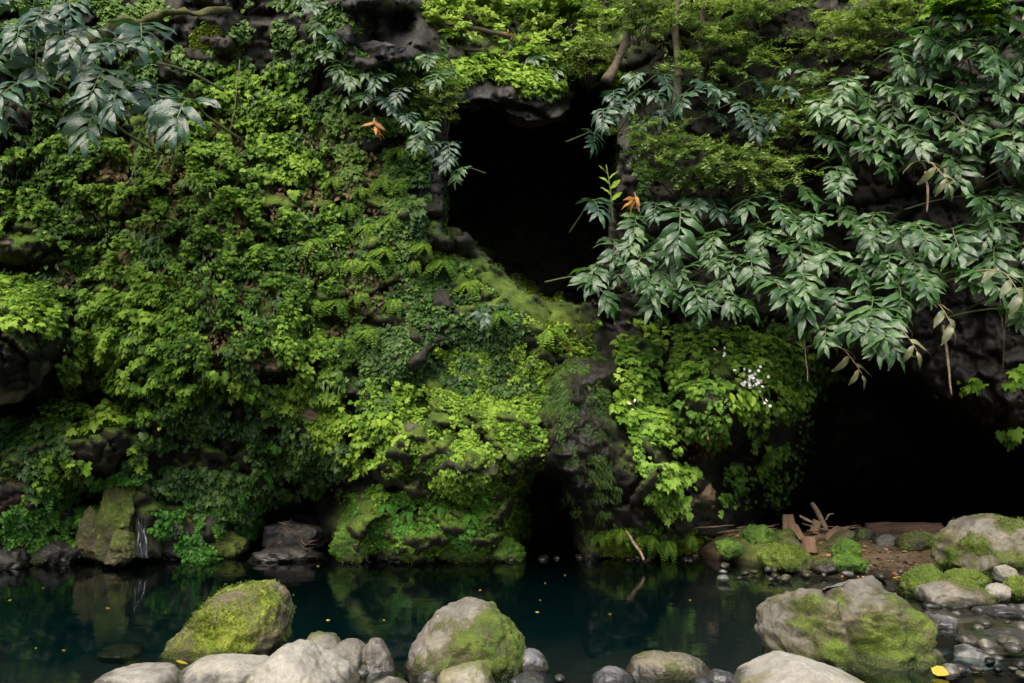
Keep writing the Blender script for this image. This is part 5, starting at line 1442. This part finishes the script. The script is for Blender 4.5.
for px, py in [(43, 588), (108, 608), (36, 648), (64, 650), (165, 612), (328, 620), (384, 620), (480, 590), (545, 583), (540, 600), (537, 612), (610, 614), (690, 600), (10, 600), (565, 575), (318, 566), (352, 563)]:
    fallen(px, py, rs.uniform(0.018, 0.042), 'small yellow leaf floating on the dark pool', 'yellow leaves floating on the pool')
mb = MB()
k = 2600
lx, ly = rg.uniform(2.5, 6.2, k), rg.uniform(8.0, 12.5, k)
keep = lx > xbank(ly) + 0.05
lx, ly = lx[keep], ly[keep]
lz = ground_z(lx, ly) + 0.012
k = len(lx)
M = frames(rg.normal(size=(k, 3)) * np.array([1, 1, 0.15]), np.array([0, 0, 1.0]) + rg.normal(size=(k, 3)) * 0.35) * rg.uniform(0.03, 0.075, k)[:, None, None]
mb.inst(OVAL, OVAL_T, M, np.stack([lx, ly, lz], -1), rg.random(k))
tag(link('leaf_litter', mb.mesh('leaf_litter'), M_DLITTER), 'brown dead leaf litter strewn over the far bank', 'leaf litter', None, 'stuff')

# small cascade
mb = MB()
for k in range(4):
    x0 = 139 + k * 2.2
    pts = [P(x0 - 4 + rs.uniform(-1, 1), 506, 9.2), P(x0 - 1, 522, 9.1), P(x0 + rs.uniform(-1, 1), 538, 9.0), P(x0 + 1, 558, 8.95)]
    V, Q, T = tube(spline(pts, 20), np.linspace(0.008, 0.020, 20), 6, 0.03, k)
    mb.add(V, T, Q)
m, nt, out = newmat('cascade_water')
p = N(nt, 'ShaderNodeBsdfPrincipled')
p.inputs['Base Color'].default_value = (0.07, 0.085, 0.10, 1)
p.inputs['Roughness'].default_value = 0.12
p.inputs['Transmission Weight'].default_value = 0.75
p.inputs['IOR'].default_value = 1.33
nt.links.new(p.outputs[0], out.inputs[0])
o = link('cascade', mb.mesh('cascade'), m)
o['kind'] = 'structure'

for fam in (fern_p, shoots, shootsD, dying):
    for k, pr in enumerate(fam):
        if (id(fam), k) not in used:
            for ch in list(pr.children):
                bpy.data.objects.remove(ch)
            bpy.data.objects.remove(pr)

# ------------------------------------------------------------------ light
SUN_EL, SUN_AZ = math.radians(54), math.radians(196)   # azimuth clockwise from +y
wd = bpy.data.worlds.new('World')
sc.world = wd
wd.use_nodes = True
nt = wd.node_tree
sky = nt.nodes.new('ShaderNodeTexSky')
sky.sky_type = 'NISHITA'
sky.sun_disc = False
sky.sun_elevation = SUN_EL
sky.sun_rotation = SUN_AZ
sky.air_density = 1.0
sky.dust_density = 4.0
sky.ozone_density = 0.3
bg = nt.nodes['Background']
bg.inputs['Strength'].default_value = 0.15
nt.links.new(sky.outputs[0], bg.inputs[0])
sl = bpy.data.lights.new('sun', 'SUN')
sl.energy = 1.5
sl.angle = math.radians(50)
sl.color = (1.0, 0.90, 0.74)
so = bpy.data.objects.new('sun', sl)
COL.objects.link(so)
dirv = (math.sin(SUN_AZ) * math.cos(SUN_EL), math.cos(SUN_AZ) * math.cos(SUN_EL), math.sin(SUN_EL))
from mathutils import Vector
so.rotation_euler = Vector(dirv).to_track_quat('Z', 'Y').to_euler()
so.location = (0, 0, 20)

sc.view_settings.view_transform = 'Standard'
sc.view_settings.look = 'None'
sc.view_settings.exposure = 1.45
sc.view_settings.gamma = 1.0
sc.render.engine = 'CYCLES'
sc.cycles.use_denoising = True
sc.cycles.max_bounces = 8
sc.cycles.diffuse_bounces = 3
sc.cycles.glossy_bounces = 3
sc.cycles.transmission_bounces = 4
sc.cycles.transparent_max_bounces = 8
